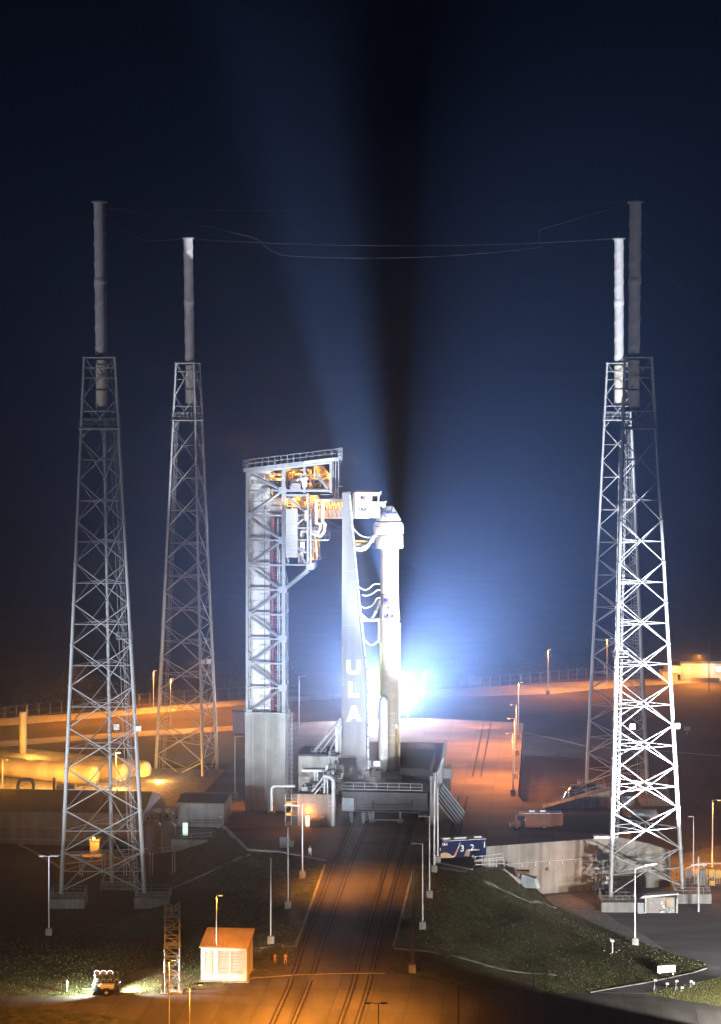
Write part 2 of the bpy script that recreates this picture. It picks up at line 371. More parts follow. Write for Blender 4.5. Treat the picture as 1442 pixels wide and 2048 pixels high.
patch("lower_verge_grass", [(-400, 2014, 3.), (0, 2016, 3.2), (110, 2020, 3.3), (210, 2032, 3.5), (320, 2052, 3.7), (420, 2120, 3.8), (420, 2500, 3.8), (-400, 2500, 3)], grass, skirt=.1, lift=.12)
def footp(name, pts, m, lift=.06): return patch(name, pts, m, skirt=.05, lift=lift)
footp("yard_walkway", [(1085, 1795, GZ), (1140, 1788, GZ), (1205, 1822, GZ), (1240, 1848, GZ), (1290, 1872, GZ), (1330, 1900, GZ), (1240, 1868, GZ), (1112, 1813, GZ)], conc)
# ground behind the pad
footp("left_back_road", [(-300, 1462, GZ), (0, 1452, GZ), (200, 1436, GZ), (490, 1410, GZ), (760, 1392, GZ), (760, 1384, GZ), (490, 1399, GZ), (200, 1424, GZ), (0, 1437, GZ), (-300, 1446, GZ)], conc)
footp("left_inner_road", [(-300, 1510, GZ), (0, 1494, GZ), (200, 1478, GZ), (430, 1464, GZ), (520, 1458, GZ), (520, 1449, GZ), (430, 1454, GZ), (200, 1468, GZ), (0, 1483, GZ), (-300, 1500, GZ)], conc)
footp("right_back_road", [(760, 1392, GZ), (950, 1393, GZ), (1100, 1388, GZ), (1250, 1374, GZ), (1442, 1362, GZ), (1700, 1352, GZ), (1700, 1345, GZ), (1442, 1354, GZ), (1250, 1360, GZ), (1100, 1366, GZ), (950, 1376, GZ), (760, 1384, GZ)], conc)
BV = BVHTree.FromPolygons(TV, TF)
CAMP = Vector((0, 0, CH))
def hit(px, py):
    d = Vector(((px - CX) / F, 1, -(py - HY) / F)).normalized()
    p, nrm, i, dist = BV.ray_cast(CAMP, d)
    return p
def gz(x, y):
    p, nrm, i, dist = BV.ray_cast(Vector((x, y, 60)), Vector((0, 0, -1)))
    return p.z if p else GZ
def ribbon(name, pix, wd, m, lift=.05, seg=4.):
    pts = []
    for (a, b), (c, d) in zip(pix, pix[1:]):
        p, q = hit(a, b), hit(c, d); k = max(1, int((q - p).length / seg))
        for i in range(k): pts.append(p.lerp(q, i / k))
    pts.append(hit(*pix[-1])); mb = MB(m); L_ = []
    for i, p in enumerate(pts):
        t = (pts[min(i + 1, len(pts) - 1)] - pts[max(i - 1, 0)]); s = Vector((-t.y, t.x, 0)).normalized() * wd / 2
        L_.append([Vector((x.x, x.y, max(gz(x.x, x.y), p.z) + lift)) for x in (p - s, p + s)])
    for (a, b), (c, d) in zip(L_, L_[1:]):
        dz = Vector((0, 0, .3)); mb.hexa([a - dz, b - dz, d - dz, c - dz], [a, b, d, c])
    return struct(mb, name)
ribbon("left_slope_gutter", [(338, 1779), (380, 1762), (420, 1744), (470, 1720), (500, 1709)], .9, conc)
ribbon("pad_kerb", [(440, 1650), (495, 1699), (560, 1703), (652, 1722)], .5, conc, .12)
ribbon("left_rail_kerb", [(650, 1730), (592, 1893), (520, 1896)], .35, conc, .1)
ribbon("right_pad_kerb", [(872, 1725), (945, 1739)], .5, conc, .14)
ribbon("right_slope_gutter", [(880, 1734), (930, 1742), (975, 1765), (1060, 1804), (1108, 1815)], .9, conc)
ribbon("lower_slope_gutter", [(787, 1897), (850, 1902), (920, 1915), (1000, 1938), (1060, 1947), (1112, 1950)], .6, conc)
ribbon("right_rail_kerb", [(826, 1742), (787, 1892)], .35, conc, .1)
ribbon("left_bank_gutter", [(-60, 1640), (0, 1669), (70, 1705), (130, 1741)], .8, conc)
ribbon("back_bank_gutter", [(1050, 1466), (1110, 1477), (1180, 1494), (1300, 1500), (1442, 1512)], .8, conc)
ribbon("verge_kerb", [(1180, 1985), (1290, 1966), (1380, 1947), (1412, 1937)], .3, conc, .1)
ribbon("crossing_road_edge", [(500, 1957), (590, 1950), (700, 1947), (770, 1947)], .25, conc, .03)
def tufts(name, areas, n, seed):
    r = random.Random(seed); m = MB(mat("tuft_green", (.16, .17, .07), (.06, .07, .03), .95, 0, .9, spec=.05), mat("tuft_straw", (.24, .20, .10), (.12, .10, .05), .95, 0, .9, spec=.05))
    k = 0
    while k < n:
        x0, y0, x1, y1 = r.choice(areas); px, py = r.uniform(x0, x1), r.uniform(y0, y1); p = hit(px, py)
        q = BV.ray_cast(p + Vector((0, 0, 3)), Vector((0, 0, -1)))
        if q[2] is None or q[2] not in GRASSF: k += .2; continue
        m.m = int(r.random() < .3); h = r.uniform(.05, .2) * (1.3 if m.m else 1)
        for j in range(4):
            a = r.uniform(0, 6.28); d = Vector((math.cos(a), math.sin(a), 0)) * r.uniform(.03, .12); e = Vector((r.uniform(-.06, .06), r.uniform(-.06, .06), h * r.uniform(.6, 1.1)))
            m.add([p + d * -.5, p + d, p + d * .3 + e], [(0, 1, 2)])
        k += 1
    o = m.build(name); o["kind"] = "stuff"
tufts("left_slope_grass", [(0, 1700, 650, 1992)], 7000, 7); tufts("right_slope_grass", [(780, 1725, 1415, 1988)], 8000, 8); tufts("verge_grass_tufts", [(1285, 1955, 1442, 2010)], 1500, 9)
# rails: two tracks of two rails from the foreground to the platform
def raillines(name, vs, u0, u1, m, wd=.16, h=.12):
    mb = MB(m)
    for v in vs:
        pts = []
        k = int((u1 - u0) / 3)
        for i in range(k + 1):
            u = u0 + (u1 - u0) * i / k; p = PF(v, u, 0); pts.append(Vector((p.x, p.y, gz(p.x, p.y))))
        for a, b in zip(pts, pts[1:]):
            s = VD * wd / 2; dz = Vector((0, 0, h))
            mb.hexa([a - s - dz, a + s - dz, b + s - dz, b - s - dz], [a - s + dz, a + s + dz, b + s + dz, b - s + dz])
    return mb
PF_ = lambda px, py: (hit(px, py) - O).dot(VD)
rv = [PF_(622, 1850), PF_(657, 1850), PF_(738, 1850), PF_(767, 1850)]
for nm, pair in (("left_track", rv[:2]), ("right_track", rv[2:])):
    struct(raillines(nm, pair, -165, -16, railm), nm)
    gap = raillines(nm, [p + s for p in pair for s in (-.3, .3)], -165, -16, railc, .2, .02)
    struct(gap, nm + "_channel_path")
v0 = PF_(952, 1520); v1 = PF_(968, 1520)
struct(raillines("b", [v0, v1], 30, 98, railc, .3, .03), "back_track")
v0 = PF_(907, 1640); v1 = PF_(925, 1640)
struct(raillines("b", [v0, v1], -25, 10, railc, .3, .03), "side_track")

# ------------------------------------------------------------------ lightning towers
def tower(label, cxb, D, ths, R0, cxt, mb_px, mt_px, zf, paint, ladder_leg, boxes=()):
    B = Vector(((cxb - CX) * D / F, D, 0)); T = Vector(((cxt - CX) * D / F, D, 93.)); R1 = 3.1
    t = thing("lightning_tower", label, "lightning tower", (B.x, B.y, GZ), 0, "lightning protection towers around the pad")
    def leg(i, z):
        k = z / 93.; c = B.lerp(T, k); r = R0 + (R1 - R0) * k; a = R(ths[i]); return Vector((c.x + r * math.cos(a), c.y + r * math.sin(a), z))
    N = 13; Z = [93. * k / N for k in range(N + 1)]
    for i in range(3):
        m = MB(paint)
        for k in range(N):
            za = Z[k] if k else zf[i]
            r1 = .38 - .012 * k
            m.bar(leg(i, za), leg(i, Z[k + 1]), r1, 8)
            m.bar(leg(i, Z[k + 1] - .12), leg(i, Z[k + 1] + .12), r1 + .12, 8)
        m.build("leg", t)
        p = leg(i, zf[i]); q = MB(conc); ph = zf[i] - .3
        q.box((p.x + (1.2 if i != 1 else 1.5), p.y, (ph + GZ - 1.5) / 2), (6.2, 5.2, ph - GZ + 1.5))
        pd = q.build("footing", t)
        q = MB(paint); x0, x1 = p.x + (1.2 if i != 1 else 1.5) - 2.9, p.x + (1.2 if i != 1 else 1.5) + 2.9
        q.rail([(x0, p.y + 2.4, ph), (x0, p.y - 2.4, ph), (x1, p.y - 2.4, ph), (x1, p.y + 2.4, ph), (x0, p.y + 2.4, ph)], 1.1, 1.2, .035)
        q.build("railing", pd)
    m = MB(paint)
    for i, j in ((0, 1), (1, 2), (2, 0)):
        for k in range(N):
            za, zb = (Z[k] if k else .4), Z[k + 1]; r = .12 - .004 * k
            m.bar(leg(i, za), leg(j, zb), r, 5); m.bar(leg(j, za), leg(i, zb), r, 5)
            zm = (za + zb) / 2; m.bar(leg(i, zm), leg(j, zm), .075, 5)
    for k in range(N):
        zm = (Z[k] + Z[k + 1]) / 2; mids = [(leg(i, zm) + leg(j, zm)) / 2 for i, j in ((0, 1), (1, 2), (2, 0))]
        for a, b in zip(mids, mids[1:] + mids[:1]): m.bar(a, b, .06, 4)
    for i, j in ((0, 1), (1, 2), (2, 0)): m.bar(leg(i, 93), leg(j, 93), .2, 6); m.bar(leg(i, 91.2), leg(j, 91.2), .1, 5); m.bar(leg(i, 83.6), leg(j, 83.6), .12, 5)
    m.build("bracing", t)
    m = MB(paint); zp = 80.6; c = B.lerp(T, zp / 93); rr = 4.15
    cor = [Vector((c.x + rr * math.cos(R(a)), c.y + rr * math.sin(R(a)), zp)) for a in ths]
    for a, b in zip(cor, cor[1:] + cor[:1]): m.beam(a, b, .32)
    m.prism([p + Vector((0, 0, .05)) for p in cor], (0, 0, .08)); m.build("platform", t)
    m = MB(paint); m.rail([p + Vector((0, 0, .1)) for p in cor + cor[:1]], 1.3, 1.3, .04); m.build("railing", t)
    # ladder with cage and cable tray
    m = MB(paint)
    def lad(z, dx, dy=0.): p = leg(ladder_leg, z); c = B.lerp(T, z / 93.); q = p.lerp(Vector((c.x, c.y, z)), .22); return Vector((q.x + dx, q.y + dy, z))
    for k in range(0, 80, 8):
        for dx in (-.35, .35, -.95): m.bar(lad(k, dx), lad(k + 8, dx), .05, 4)
        m.bar(lad(k, .0, -.7), lad(k + 8, 0, -.7), .04, 4)
    z = .5
    while z < 80:
        m.bar(lad(z, -.35), lad(z, .35), .035, 4); m.bar(lad(z, -.35), lad(z, 0, -.7), .03, 4); m.bar(lad(z, .35), lad(z, 0, -.7), .03, 4); z += .75
    m.build("ladder", t)
    for zb in boxes:
        m = MB(paint); p = lad(zb, 0); m.box((p.x, p.y, zb), (2.6, 2.2, .12)); m.rail([(p.x - 1.3, p.y + 1.1, zb), (p.x - 1.3, p.y - 1.1, zb), (p.x + 1.3, p.y - 1.1, zb), (p.x + 1.3, p.y + 1.1, zb)], 1.1, 1., .04); m.build("landing", t)
    m = MB(white); p = leg(1, 28.5); m.box((p.x + .6, p.y - .6, 28.6), (.9, .6, .9)); q = leg(1, 29) .lerp(leg(2, 29), .7); m.box((q.x, q.y - .4, 27.6), (.9, .5, 1.)); each(m, "camera_box", t)
    # mast: wavy upper tube with cap, collar, plain lower drum, dark clamp rings
    def ax(z): k = (z - 83.8) / (120.3 - 83.8); return Vector((((mb_px + (mt_px - mb_px) * k) - CX) * D / F, D, z))
    m = MB(mat("mast_fibreglass", (.62, .61, .62), (.52, .51, .53), .6, 0, .5)); n = 28; K = 150; vs = []; fs = []
    for k in range(K + 1):
        z = 93.5 + (120.2 - 93.5) * k / K; c = ax(z)
        for i in range(n):
            a = 2 * math.pi * i / n; d = (math.cos(a - z * 2 * math.pi / 3.7)); r = 1.0 + .075 * max(-.3, d) ; r = 1.0 + .1 * (max(0, d) ** 3)
            vs.append(c + Vector((r * math.cos(a), r * math.sin(a), 0)))
    for k in range(K):
        for i in range(n): fs.append((k * n + i, k * n + (i + 1) % n, (k + 1) * n + (i + 1) % n, (k + 1) * n + i))
    m.add(vs, fs, True); c = ax(106.5); m.lathe((c.x, c.y, 105.8), [(1.08, 0), (1.14, .1), (1.14, 1.0), (1.08, 1.1)], 28)
    ms = m.build("mast", t)
    m = MB(mat("mast_drum_paint", (.66, .60, .50), (.55, .50, .42), .6, 0, .5)); c = ax(88); m.lathe((c.x, c.y, 83.9), [(1.02, 0), (1.02, 8.6)], 28); m.build("drum", t)
    m = MB(dsteel); c = ax(120.2); m.lathe((c.x, c.y, 120.2), [(1.45, 0), (1.45, .22)], 20); m.bar((c.x, c.y, 120.3), (c.x, c.y, 121.4), .03, 4); m.build("cap", ms)
    m = MB(blk)
    for zz in (83.7, 92.7): c = ax(zz); m.lathe((c.x, c.y, zz), [(1.12, 0), (1.12, .55)], 24)
    for zz in (87.2,): c = ax(zz); m.lathe((c.x, c.y, zz), [(1.09, 0), (1.09, .3)], 24)
    for i in range(3):
        for zz in (87.4, 92.9): m.bar(leg(i, zz), ax(zz), .09, 5)
    c = ax(83.7); m.bar(c, (c.x, c.y, 80.7), .35, 8); each(m, "clamp_ring", t)
    return t, ax
tp = mat("tower_grey_paint", (.44, .45, .45), (.36, .37, .37), .55, .1, .6)
T1, ax1 = tower("near tower on the left side, dim grey, behind the floodlight trailer", 212, 351.7, (-150, -30, 90), 8.35, 201.5, 204, 199, (-.1, 0, -1.3), tp, 1, (44.,))
T2, ax2 = tower("far tower beyond the ribbed bunker, its foot lit orange beside cream tanks", 384, 438, (171.6, 291.6, 51.6), 8.35, 379.5, 381, 376, (0, 0, 0), tp, 0, ())
T3, ax3 = tower("near tower on the right, glaring white below with dim grey mast", 1269, 351.7, (-127, -7, 113), 8.35, 1267.5, 1267, 1271, (0, 0, 0), tp, 2, (40.,))
T4, ax4 = tower("far tower at the right with glaring white mast, behind the brighter near one", 1254, 440, (171.6, 291.6, 51.6), 8.9, 1243, 1238, 1238, (0, 0, 0), tp, 1, ())

wirem = mat("wire_steel", (.13, .13, .14), None, .6)
# wires between the mast tops
def wire(label, pts, r=.02, grp="wires strung from the masts"):
    m = MB(wirem); P = [Vector(p) for p in pts]
    for a, b in zip(P, P[1:]): m.bar(a, b, r, 4)
    single(m, "mast_wire", label, "wire", P[0], 0, grp)
def sag(a, b, s, n=14): return [Vector(a).lerp(Vector(b), i / n) - Vector((0, 0, 4 * s * (i / n) * (1 - i / n))) for i in range(n + 1)]
tA, tB, tC, tD = ax1(119.2), ax2(120.2), ax3(120.4), ax4(120.4)
low1 = W(300, 483, 372); low2 = W(565, 511, 395)
wire("drooping wire from the left near mast top towards the far mast", sag(tA, low1, 1.2, 8) + [tB], .015)
wire("kinked wire with curved jumper hanging above the service tower", [tA, W(320, 434, 366), W(430, 457, 380), W(515, 477, 392), W(525, 488, 393), W(540, 501, 394), W(565, 511, 395)], .018)
wire("lowest wire, running above the rocket from jumper to vertical link", sag(low2, W(1080, 495, 400), 1.2, 12), .018)
wire("pair of wires between the two far masts over the rocket", sag(tB, tD, 1.6), .018)
wire("topmost wire between the two near masts high over the rocket", sag(tA, tC, .9), .018)
wire("slanting wire from near right mast with vertical link at its end", [W(1080, 495, 400), W(1078, 460, 400), W(1180, 430, 375), tC], .018)
wire("guy wire from the dim right mast down to the right frame edge", sag(W(1283, 500, 352), W(1460, 650, 320), 0.6, 6), .06)
wire("faint guy wire from the left near mast down to the left", sag(W(190, 632, 352), W(-20, 790, 330), 0.4, 6), .018)
w2 = [(W(706, 1040, 384), W(651, 1020, 384)), (W(800, 1098, 386), W(980, 1165, 520))]
wire("slide wires sloping down behind the rocket to the right", sag(W(640, 1035, 389), W(1060, 1195, 640), 1.5), .018, "escape slide wires")
wire("lower slide wires sloping down behind the rocket to the right", sag(W(640, 1046, 390), W(1040, 1210, 640), 1.5), .018, "escape slide wires")

# ------------------------------------------------------------------ rocket
rx, ry = O.x, O.y
def zy(py, D=387.): return CH - (py - HY) * D / F
S = 387. / F
rk = thing("rocket", "white rocket with cone capsule on top standing on the platform beside the pale mast", "rocket", (rx - .1, ry, 11.5), -ANG)
def cyl(name, mats, prof, parent=rk, n=48, c=(rx, ry)):
    m = MB(mats); m.lathe((c[0], c[1], 0), prof, n); return m.build(name, parent)
cx_ = rx - .2
cap = cyl("capsule", mat("capsule_blanket", (.50, .55, .62), (.42, .47, .54), .5, 0, 1.), [(2.45, zy(1041)), (2.5, zy(1040)), (.98, zy(1013.5)), (.86, zy(1011.5)), (.5, zy(1010.2)), (.02, zy(1009.8))], c=(cx_, ry))
cyl("capsule_base", white, [(2.55, zy(1043)), (2.93, zy(1050)), (2.93, zy(1067)), (2.6, zy(1068))], c=(cx_, ry))
m = MB(blk); m.lathe((cx_, ry, zy(1052)), [(2.95, 0), (2.95, .1)], 48); m.lathe((cx_, ry, zy(1068.6)), [(2.64, 0), (2.64, .16)], 48); each(m, "seam_ring", rk)
m = MB(blk); 
for k in range(7):
    a0 = R(-90 - 24 + k * 7.)
    for q in (0,): pass
a = [R(-90 - 28 + k * 7) for k in range(9)]
m.add([(cx_ + 2.5 * math.cos(t), ry + 2.5 * math.sin(t), zy(1041)) for t in a] + [(cx_ + 2.27 * math.cos(t), ry + 2.27 * math.sin(t), zy(1036.3)) for t in a], [(i, i + 1, 10 + i, 9 + i) for i in range(8)]); m.build("hatch_recess", cap)
cyl("equipment_skirt", white, [(2.6, zy(1096)), (2.66, zy(1095.5)), (2.66, zy(1069.5)), (2.6, zy(1069))])
cyl("upper_stage", white, [(1.78, zy(1187)), (1.78, zy(1096))])
cyl("interstage", white, [(2.03, zy(1240)), (2.03, zy(1234)), (1.86, zy(1214)), (1.82, zy(1188.6)), (1.78, zy(1187.8)), (1.78, zy(1187))])
m = MB(blk); m.lathe((rx, ry, zy(1188.2)), [(1.835, 0), (1.835, .1)], 40); m.build("stage_joint", rk)
bo = cyl("booster", bronze, [(1.75, zy(1553)), (1.9, zy(1548)), (1.9, zy(1240.5)), (2.0, zy(1240))])
m = MB(mat("joint_ring_metal", (.7, .66, .6), (.6, .55, .5), .4, .3))
for y in (1258, 1336, 1425, 1468): m.lathe((rx, ry, zy(y)), [(1.93, 0), (1.93, .12)], 40)
each(m, "joint_ring", bo)
m = MB(blk); m.lathe((rx - .3, ry, zy(1560)), [(.9, 0), (.7, .8), (.75, 1.2)], 20); m.lathe((rx + 1., ry, zy(1560)), [(.9, 0), (.7, .8), (.75, 1.2)], 20); each(m, "engine_nozzle", rk)
m = MB(white); m.tube([(rx + 1.86, ry - .9, zy(1546)), (rx + 1.9, ry - .9, zy(1245))], .2, 8); m.build("cable_duct", bo)
m = MB(ochre); m.tube([(rx + 1.45, ry - 1.55, zy(1546)), (rx + 1.45, ry - 1.55, zy(1457))], .3, 8); m.build("feed_pipe", bo)
m = MB(green); m.tube([(rx - 1.78, ry - 1.0, zy(1460)), (rx - 1.78, ry - 1.0, zy(1284))], .2, 8); m.build("oxygen_line", bo)
m = MB(white); m.tube([(rx - 2.05, ry - .5, zy(1284)), (rx - 2.05, ry - .5, zy(1243))], .3, 8); m.ball((rx + 1.2, ry - 1.7, zy(1449)), .42, 10); each(m, "fairing_pod", bo)
sx, sy = rx - 1.3, ry - 2.5
sb = cyl("strap_on_booster", mat("strap_on_white", (.62, .68, .76), (.56, .62, .70), .35, 0, .4), [(.86, zy(1552)), (.9, zy(1550)), (.9, zy(1410)), (.86, zy(1402)), (.74, zy(1395)), (.5, zy(1390.5)), (.2, zy(1388.6)), (.02, zy(1388.3))], c=(sx, sy), n=32)
m = MB(white); m.tube([(sx + .82, sy - .5, zy(1530)), (sx + .82, sy - .5, zy(1395))], .1, 6); m.build("cable_duct", sb)
# markings: they follow the curved skin, so a slightly larger arc band is used
def arcquad(mb, r, px0, px1, y0, y1, c=None, r2=None, n=5):
    cxx = rx if c is None else c; r2 = r2 or r
    vs = []
    for i in range(n + 1):
        x = px0 + (px1 - px0) * i / n
        for yy, rr in ((y1, r), (y0, r2)):
            dx = (x - 779.2) * S; dx = max(-rr * .98, min(rr * .98, dx)); vs.append((cxx + dx, ry - math.sqrt(rr * rr - dx * dx), zy(yy)))
    mb.add(vs, [(2 * i, 2 * i + 2, 2 * i + 3, 2 * i + 1) for i in range(n)])
flw = mat("flag_white", (.42, .42, .43), None, .6); flr = mat("flag_red", (.42, .02, .035), None, .6)
m = MB(flw, flr, blue)
for k in range(13):
    y0 = 1195 + k * .95; m.m = 1 if k % 2 == 0 else 0; arcquad(m, 1.90, 767.5 if k > 6 else 775.5, 787.5, y0, y0 + .95)
m.m = 2; arcquad(m, 1.91, 767.5, 775.5, 1195, 1201.65)
m.build("flag_marking", rk)
m = MB(blue, white, red); p = Vector((rx - .2, ry - 1.9, zy(1214)))
m.lathe(p, [(.36, 0), (.36, .04)], 20, Matrix.Rotation(R(90), 4, 'X')); m.m = 1; m.box(p + Vector((0, -.06, 0)), (.62, .02, .09)); m.m = 2
m.prism([p + Vector((-.3, -.08, -.12)), p + Vector((.1, -.08, .02)), p + Vector((.34, -.08, .2)), p + Vector((.05, -.08, -.04))], (0, .02, 0)); m.build("round_emblem", rk)
text("lettering", "ULA", (rx - .15, ry - 2.0, zy(1230)), (1, 0, 0), (0, 0, 1), 1.05, navy, rk, .03, .03)
m = MB(blue); arcquad(m, 2.06, 771.5, 787, 1233.2, 1233.9); m.build("underline_marking", rk)
nrm = math.atan2(2.5 - .98, zy(1013.5) - zy(1040))
text("lettering", "STARLINER", (cx_, ry - 1.75, zy(1024.6)), (1, 0, 0), (0, math.sin(nrm), math.cos(nrm)), .62, blue, cap, .03, .02)
text("lettering", "USA", (cx_ - .6, ry - 2.2, zy(1032)), (1, 0, 0), (0, math.sin(nrm), math.cos(nrm)), .34, red, cap, .03, .01)

# ------------------------------------------------------------------ launch mast on the platform
UM0, UM1 = -9., -4.6
v, z = VZ(706, 1540, UM0)
ms = thing("launch_mast", "tall pale grey tapering mast with big white letters beside the rocket", "launch mast", PF(v, UM0, 11.5), -ANG)
def qpts(pl, u): return [PL(a, b, u) for a, b in pl]
m = MB(mastm)
front = [(684.5, 985), (696.5, 985), (719, 1250), (729, 1335), (732, 1360), (732, 1545), (683, 1545), (683, 1400)]
m.prism(qpts(front, UM0), UD * (UM1 - UM0)); m.build("column", ms)
m = MB(mat("mast_seam_grey", (.36, .37, .39), None, .6)); 
for y, x0, x1 in ((1142, 685, 709), (1250, 685, 719), (1515, 683, 733)): m.prism(qpts([(x0 + .5, y), (x1 - .5, y), (x1 - .5, y + .8), (x0 + .5, y + .8)], UM0 - .02), UD * .02)
each(m, "seam", ms)
m = MB(mastm); m.prism(qpts([(681, 1517), (734, 1517), (734, 1572), (681, 1572)], UM0 - .5), UD * (UM1 - UM0 + 1.2)); each(m, "foot", ms)
m = MB(white); e = [(698.5, 990), (703, 1040), (713, 1150), (722, 1240), (732, 1330), (735.5, 1360), (735.5, 1540)]
m.tube(qpts(e, UM0 + 1.), .13, 6); m.tube(qpts([(a + 1.6, b) for a, b in e], UM0 + 2.4), .1, 6); m.build("cable_run", ms)
m = MB(dsteel)
for k in range(24):
    y = 1000 + k * 22.5
    i = max(j for j in range(len(e) - 1) if e[j][1] <= y); t_ = (y - e[i][1]) / (e[i + 1][1] - e[i][1]); x = e[i][0] + t_ * (e[i + 1][0] - e[i][0])
    p = PL(x, y, UM0 + 1.); m.box(p, (.5, .5, .25))
each(m, "cable_bracket", ms)
m = MB(green); m.tube(qpts([(685.6, 1292), (685.6, 1374)], UM0 - .03), .07, 4); m.build("trim_strip", ms)
lw = mat("letter_white", (.85, .86, .86), (.82, .83, .83), .4)
def letter(polys, name="letter"):
    m = MB(lw)
    for pl in polys: m.prism(qpts(pl, UM0 - .08), UD * .05)
    m.build(name, ms)
U_ = [(693, 1320), (701.5, 1320), (701.5, 1338), (702.5, 1340.6), (705, 1342), (709, 1342), (711.5, 1341), (713, 1338.5), (713, 1320), (721.5, 1320), (721.5, 1339), (720, 1344), (716, 1348), (711, 1349.5), (703, 1349.5), (697.5, 1347.5), (694, 1343.5), (693, 1339)]
letter([U_]); letter([[(696.5, 1363), (704.5, 1363), (704.5, 1387.5), (719, 1387.5), (719, 1395), (696.5, 1395)]])
letter([[(703.5, 1411), (712.5, 1411), (709.8, 1417), (700.5, 1443), (693, 1443)], [(712.5, 1411), (722.5, 1443), (714.5, 1443), (705.5, 1417.5), (706, 1411)], [(700, 1431), (716, 1431), (718, 1436.5), (698.5, 1436.5)]])
# hoses from the mast to the rocket
def hose(pts, r, label, m_=white, u=-4.6, name="umbilical_hose", cat="hose"):
    n = len(pts); P = [PL(a, b, u + (u * -.45) * i / (n - 1)) for i, (a, b) in enumerate(pts)]
    m = MB(m_); m.tube(P, r, 7); single(m, name, label, cat, P[0], -ANG, "umbilical hoses between mast and rocket")
hose([(706, 1056), (712, 1063), (718, 1069), (727, 1073), (736, 1075), (743, 1073), (750, 1071)], .13, "topmost sagging hose just below the capsule adapter")
hose([(710, 1095.5), (721, 1096), (730, 1093), (738, 1087), (743, 1078), (747, 1072), (754, 1070.5)], .27, "thick white hose curling up to the equipment skirt")
hose([(712, 1100), (722, 1101), (731, 1099), (738, 1092), (742, 1083), (749, 1076)], .18, "second white hose, just under the thick curling one")
hose([(709, 1081), (725, 1081.5), (748, 1083)], .22, "upper tan boom reaching the equipment skirt", ochre, name="umbilical_boom", cat="boom")
hose([(710, 1087.5), (727, 1087.5)], .38, "short thick tan boom stub under the upper boom", ochre, name="umbilical_boom", cat="boom")
hose([(718, 1174), (724, 1178), (731, 1180), (738, 1177), (745, 1170), (751, 1167.5), (759, 1168)], .14, "wavy hose just above the upper stage joint")
hose([(724, 1190), (732, 1191.5), (740, 1190), (748, 1185), (754, 1180), (760, 1180)], .12, "beaded hose level with the stage joint")
hose([(722, 1212), (728, 1216), (736, 1215), (743, 1212), (749, 1206), (753, 1197), (760, 1195)], .14, "hose drooping in front of sky beside the flag")
hose([(722, 1228), (728, 1234), (735, 1239), (741, 1239), (747, 1232), (751, 1224)], .25, "thick white hose rising from mast toward interstage")
hose([(751, 1224), (755, 1212), (758, 1202)], .36, "dark sleeved upper end of the thick rising hose", dsteel)
hose([(724, 1239.5), (746, 1240.5), (758, 1239)], .3, "level white arm touching the interstage flare")
hose([(729, 1279), (735, 1286), (741, 1290.5), (748, 1289), (753, 1284), (758, 1281)], .15, "lowest hose drooping beside the booster top")

# ------------------------------------------------------------------ service tower
UT0, UT1 = -7.3, -.3
v, z = VZ(530, 1622, UT0)
st = thing("service_tower", "tall grey steel service tower with white cladding on a concrete base", "service tower", PF(v, UT0, 7.), -ANG)
def q(name, mats, boxes, parent=st):
    m = MB(mats)
    for b in boxes: m.qbox(*b)
    return each(m, name, parent)
q("concrete_base", concu, [(490, 571, 1427, 1624, UT0, UT1)])
q("base_rib", mat("rib_concrete", (.50, .51, .48), None, .8), [(x, x + 1.6, 1430, 1600, UT0 - .12, UT0 + .02) for x in (505, 530.5, 555)])
m = MB(dsteel); m.qbox(489.5, 572, 1424.5, 1428.5, UT0 - .25, UT0); v0, z0 = VZ(489, 1424, UT0 - .3); v1, _ = VZ(574, 1424, UT0 - .3)
m.rail([PF(v0, UT0 - .3, z0), PF(v1, UT0 - .3, z0), PF(v1, UT1, z0)], 1.1, 1.6, .04); m.build("gallery", st)
m = MB(tsteel)
vr, _ = VZ(574.5, 1500, UT0 + 1); zt, zb = VZ(572, 1424, UT0 + 1)[1], VZ(572, 1588, UT0 + 1)[1]
z = zb
for uu in (UT0 + .3, UT0 + 1.5): m.beam(PF(vr, uu, zb), PF(vr, uu, zt), .14); m.beam(PF(vr + .9, uu, zb), PF(vr + .9, uu, zt), .14)
k = 0
while z < zt:
    m.beam(PF(vr, UT0 + .3, z), PF(vr + .9, UT0 + .3, z), .1); m.bar(PF(vr, UT0 + .3, z), PF(vr + .9, UT0 + .3, z + .9), .06, 4); m.bar(PF(vr + .5, UT0 + .1, z), PF(vr + 1.4, UT0 + .1, z), .05, 4)
    z += .9
m.build("stair_ladder", st)
LV = [981, 1031, 1080.5, 1130, 1179.5, 1229, 1278, 1327, 1376, 1424]
bm_ = MB(tsteel)
xc = [(491.5, 496.5), (563.5, 570.5)]
for u in (UT0, UT1 - .5):
    for a, b in xc: bm_.qbox(a, b, 930, 1425, u, u + .5)
bm_.build("column", st)
for y in LV[:-1]:
    m = MB(tsteel)
    m.qbox(496.5, 563.5, y - 2, y + 2, UT0 + .05, UT0 + .45)
    m.qbox(496.5, 563.5, y - 2, y + 2, UT1 - .45, UT1 - .05)
    (v0, z0), (v1, _) = VZ(494, y, UT0), VZ(567, y, UT0)
    for vv in (v0, v1): m.beam(PF(vv, UT0 + .5, z0), PF(vv, UT1 - .5, z0), .35)
    m.build("crossbeam", st)
m = MB(tsteel); tops = [942] + LV
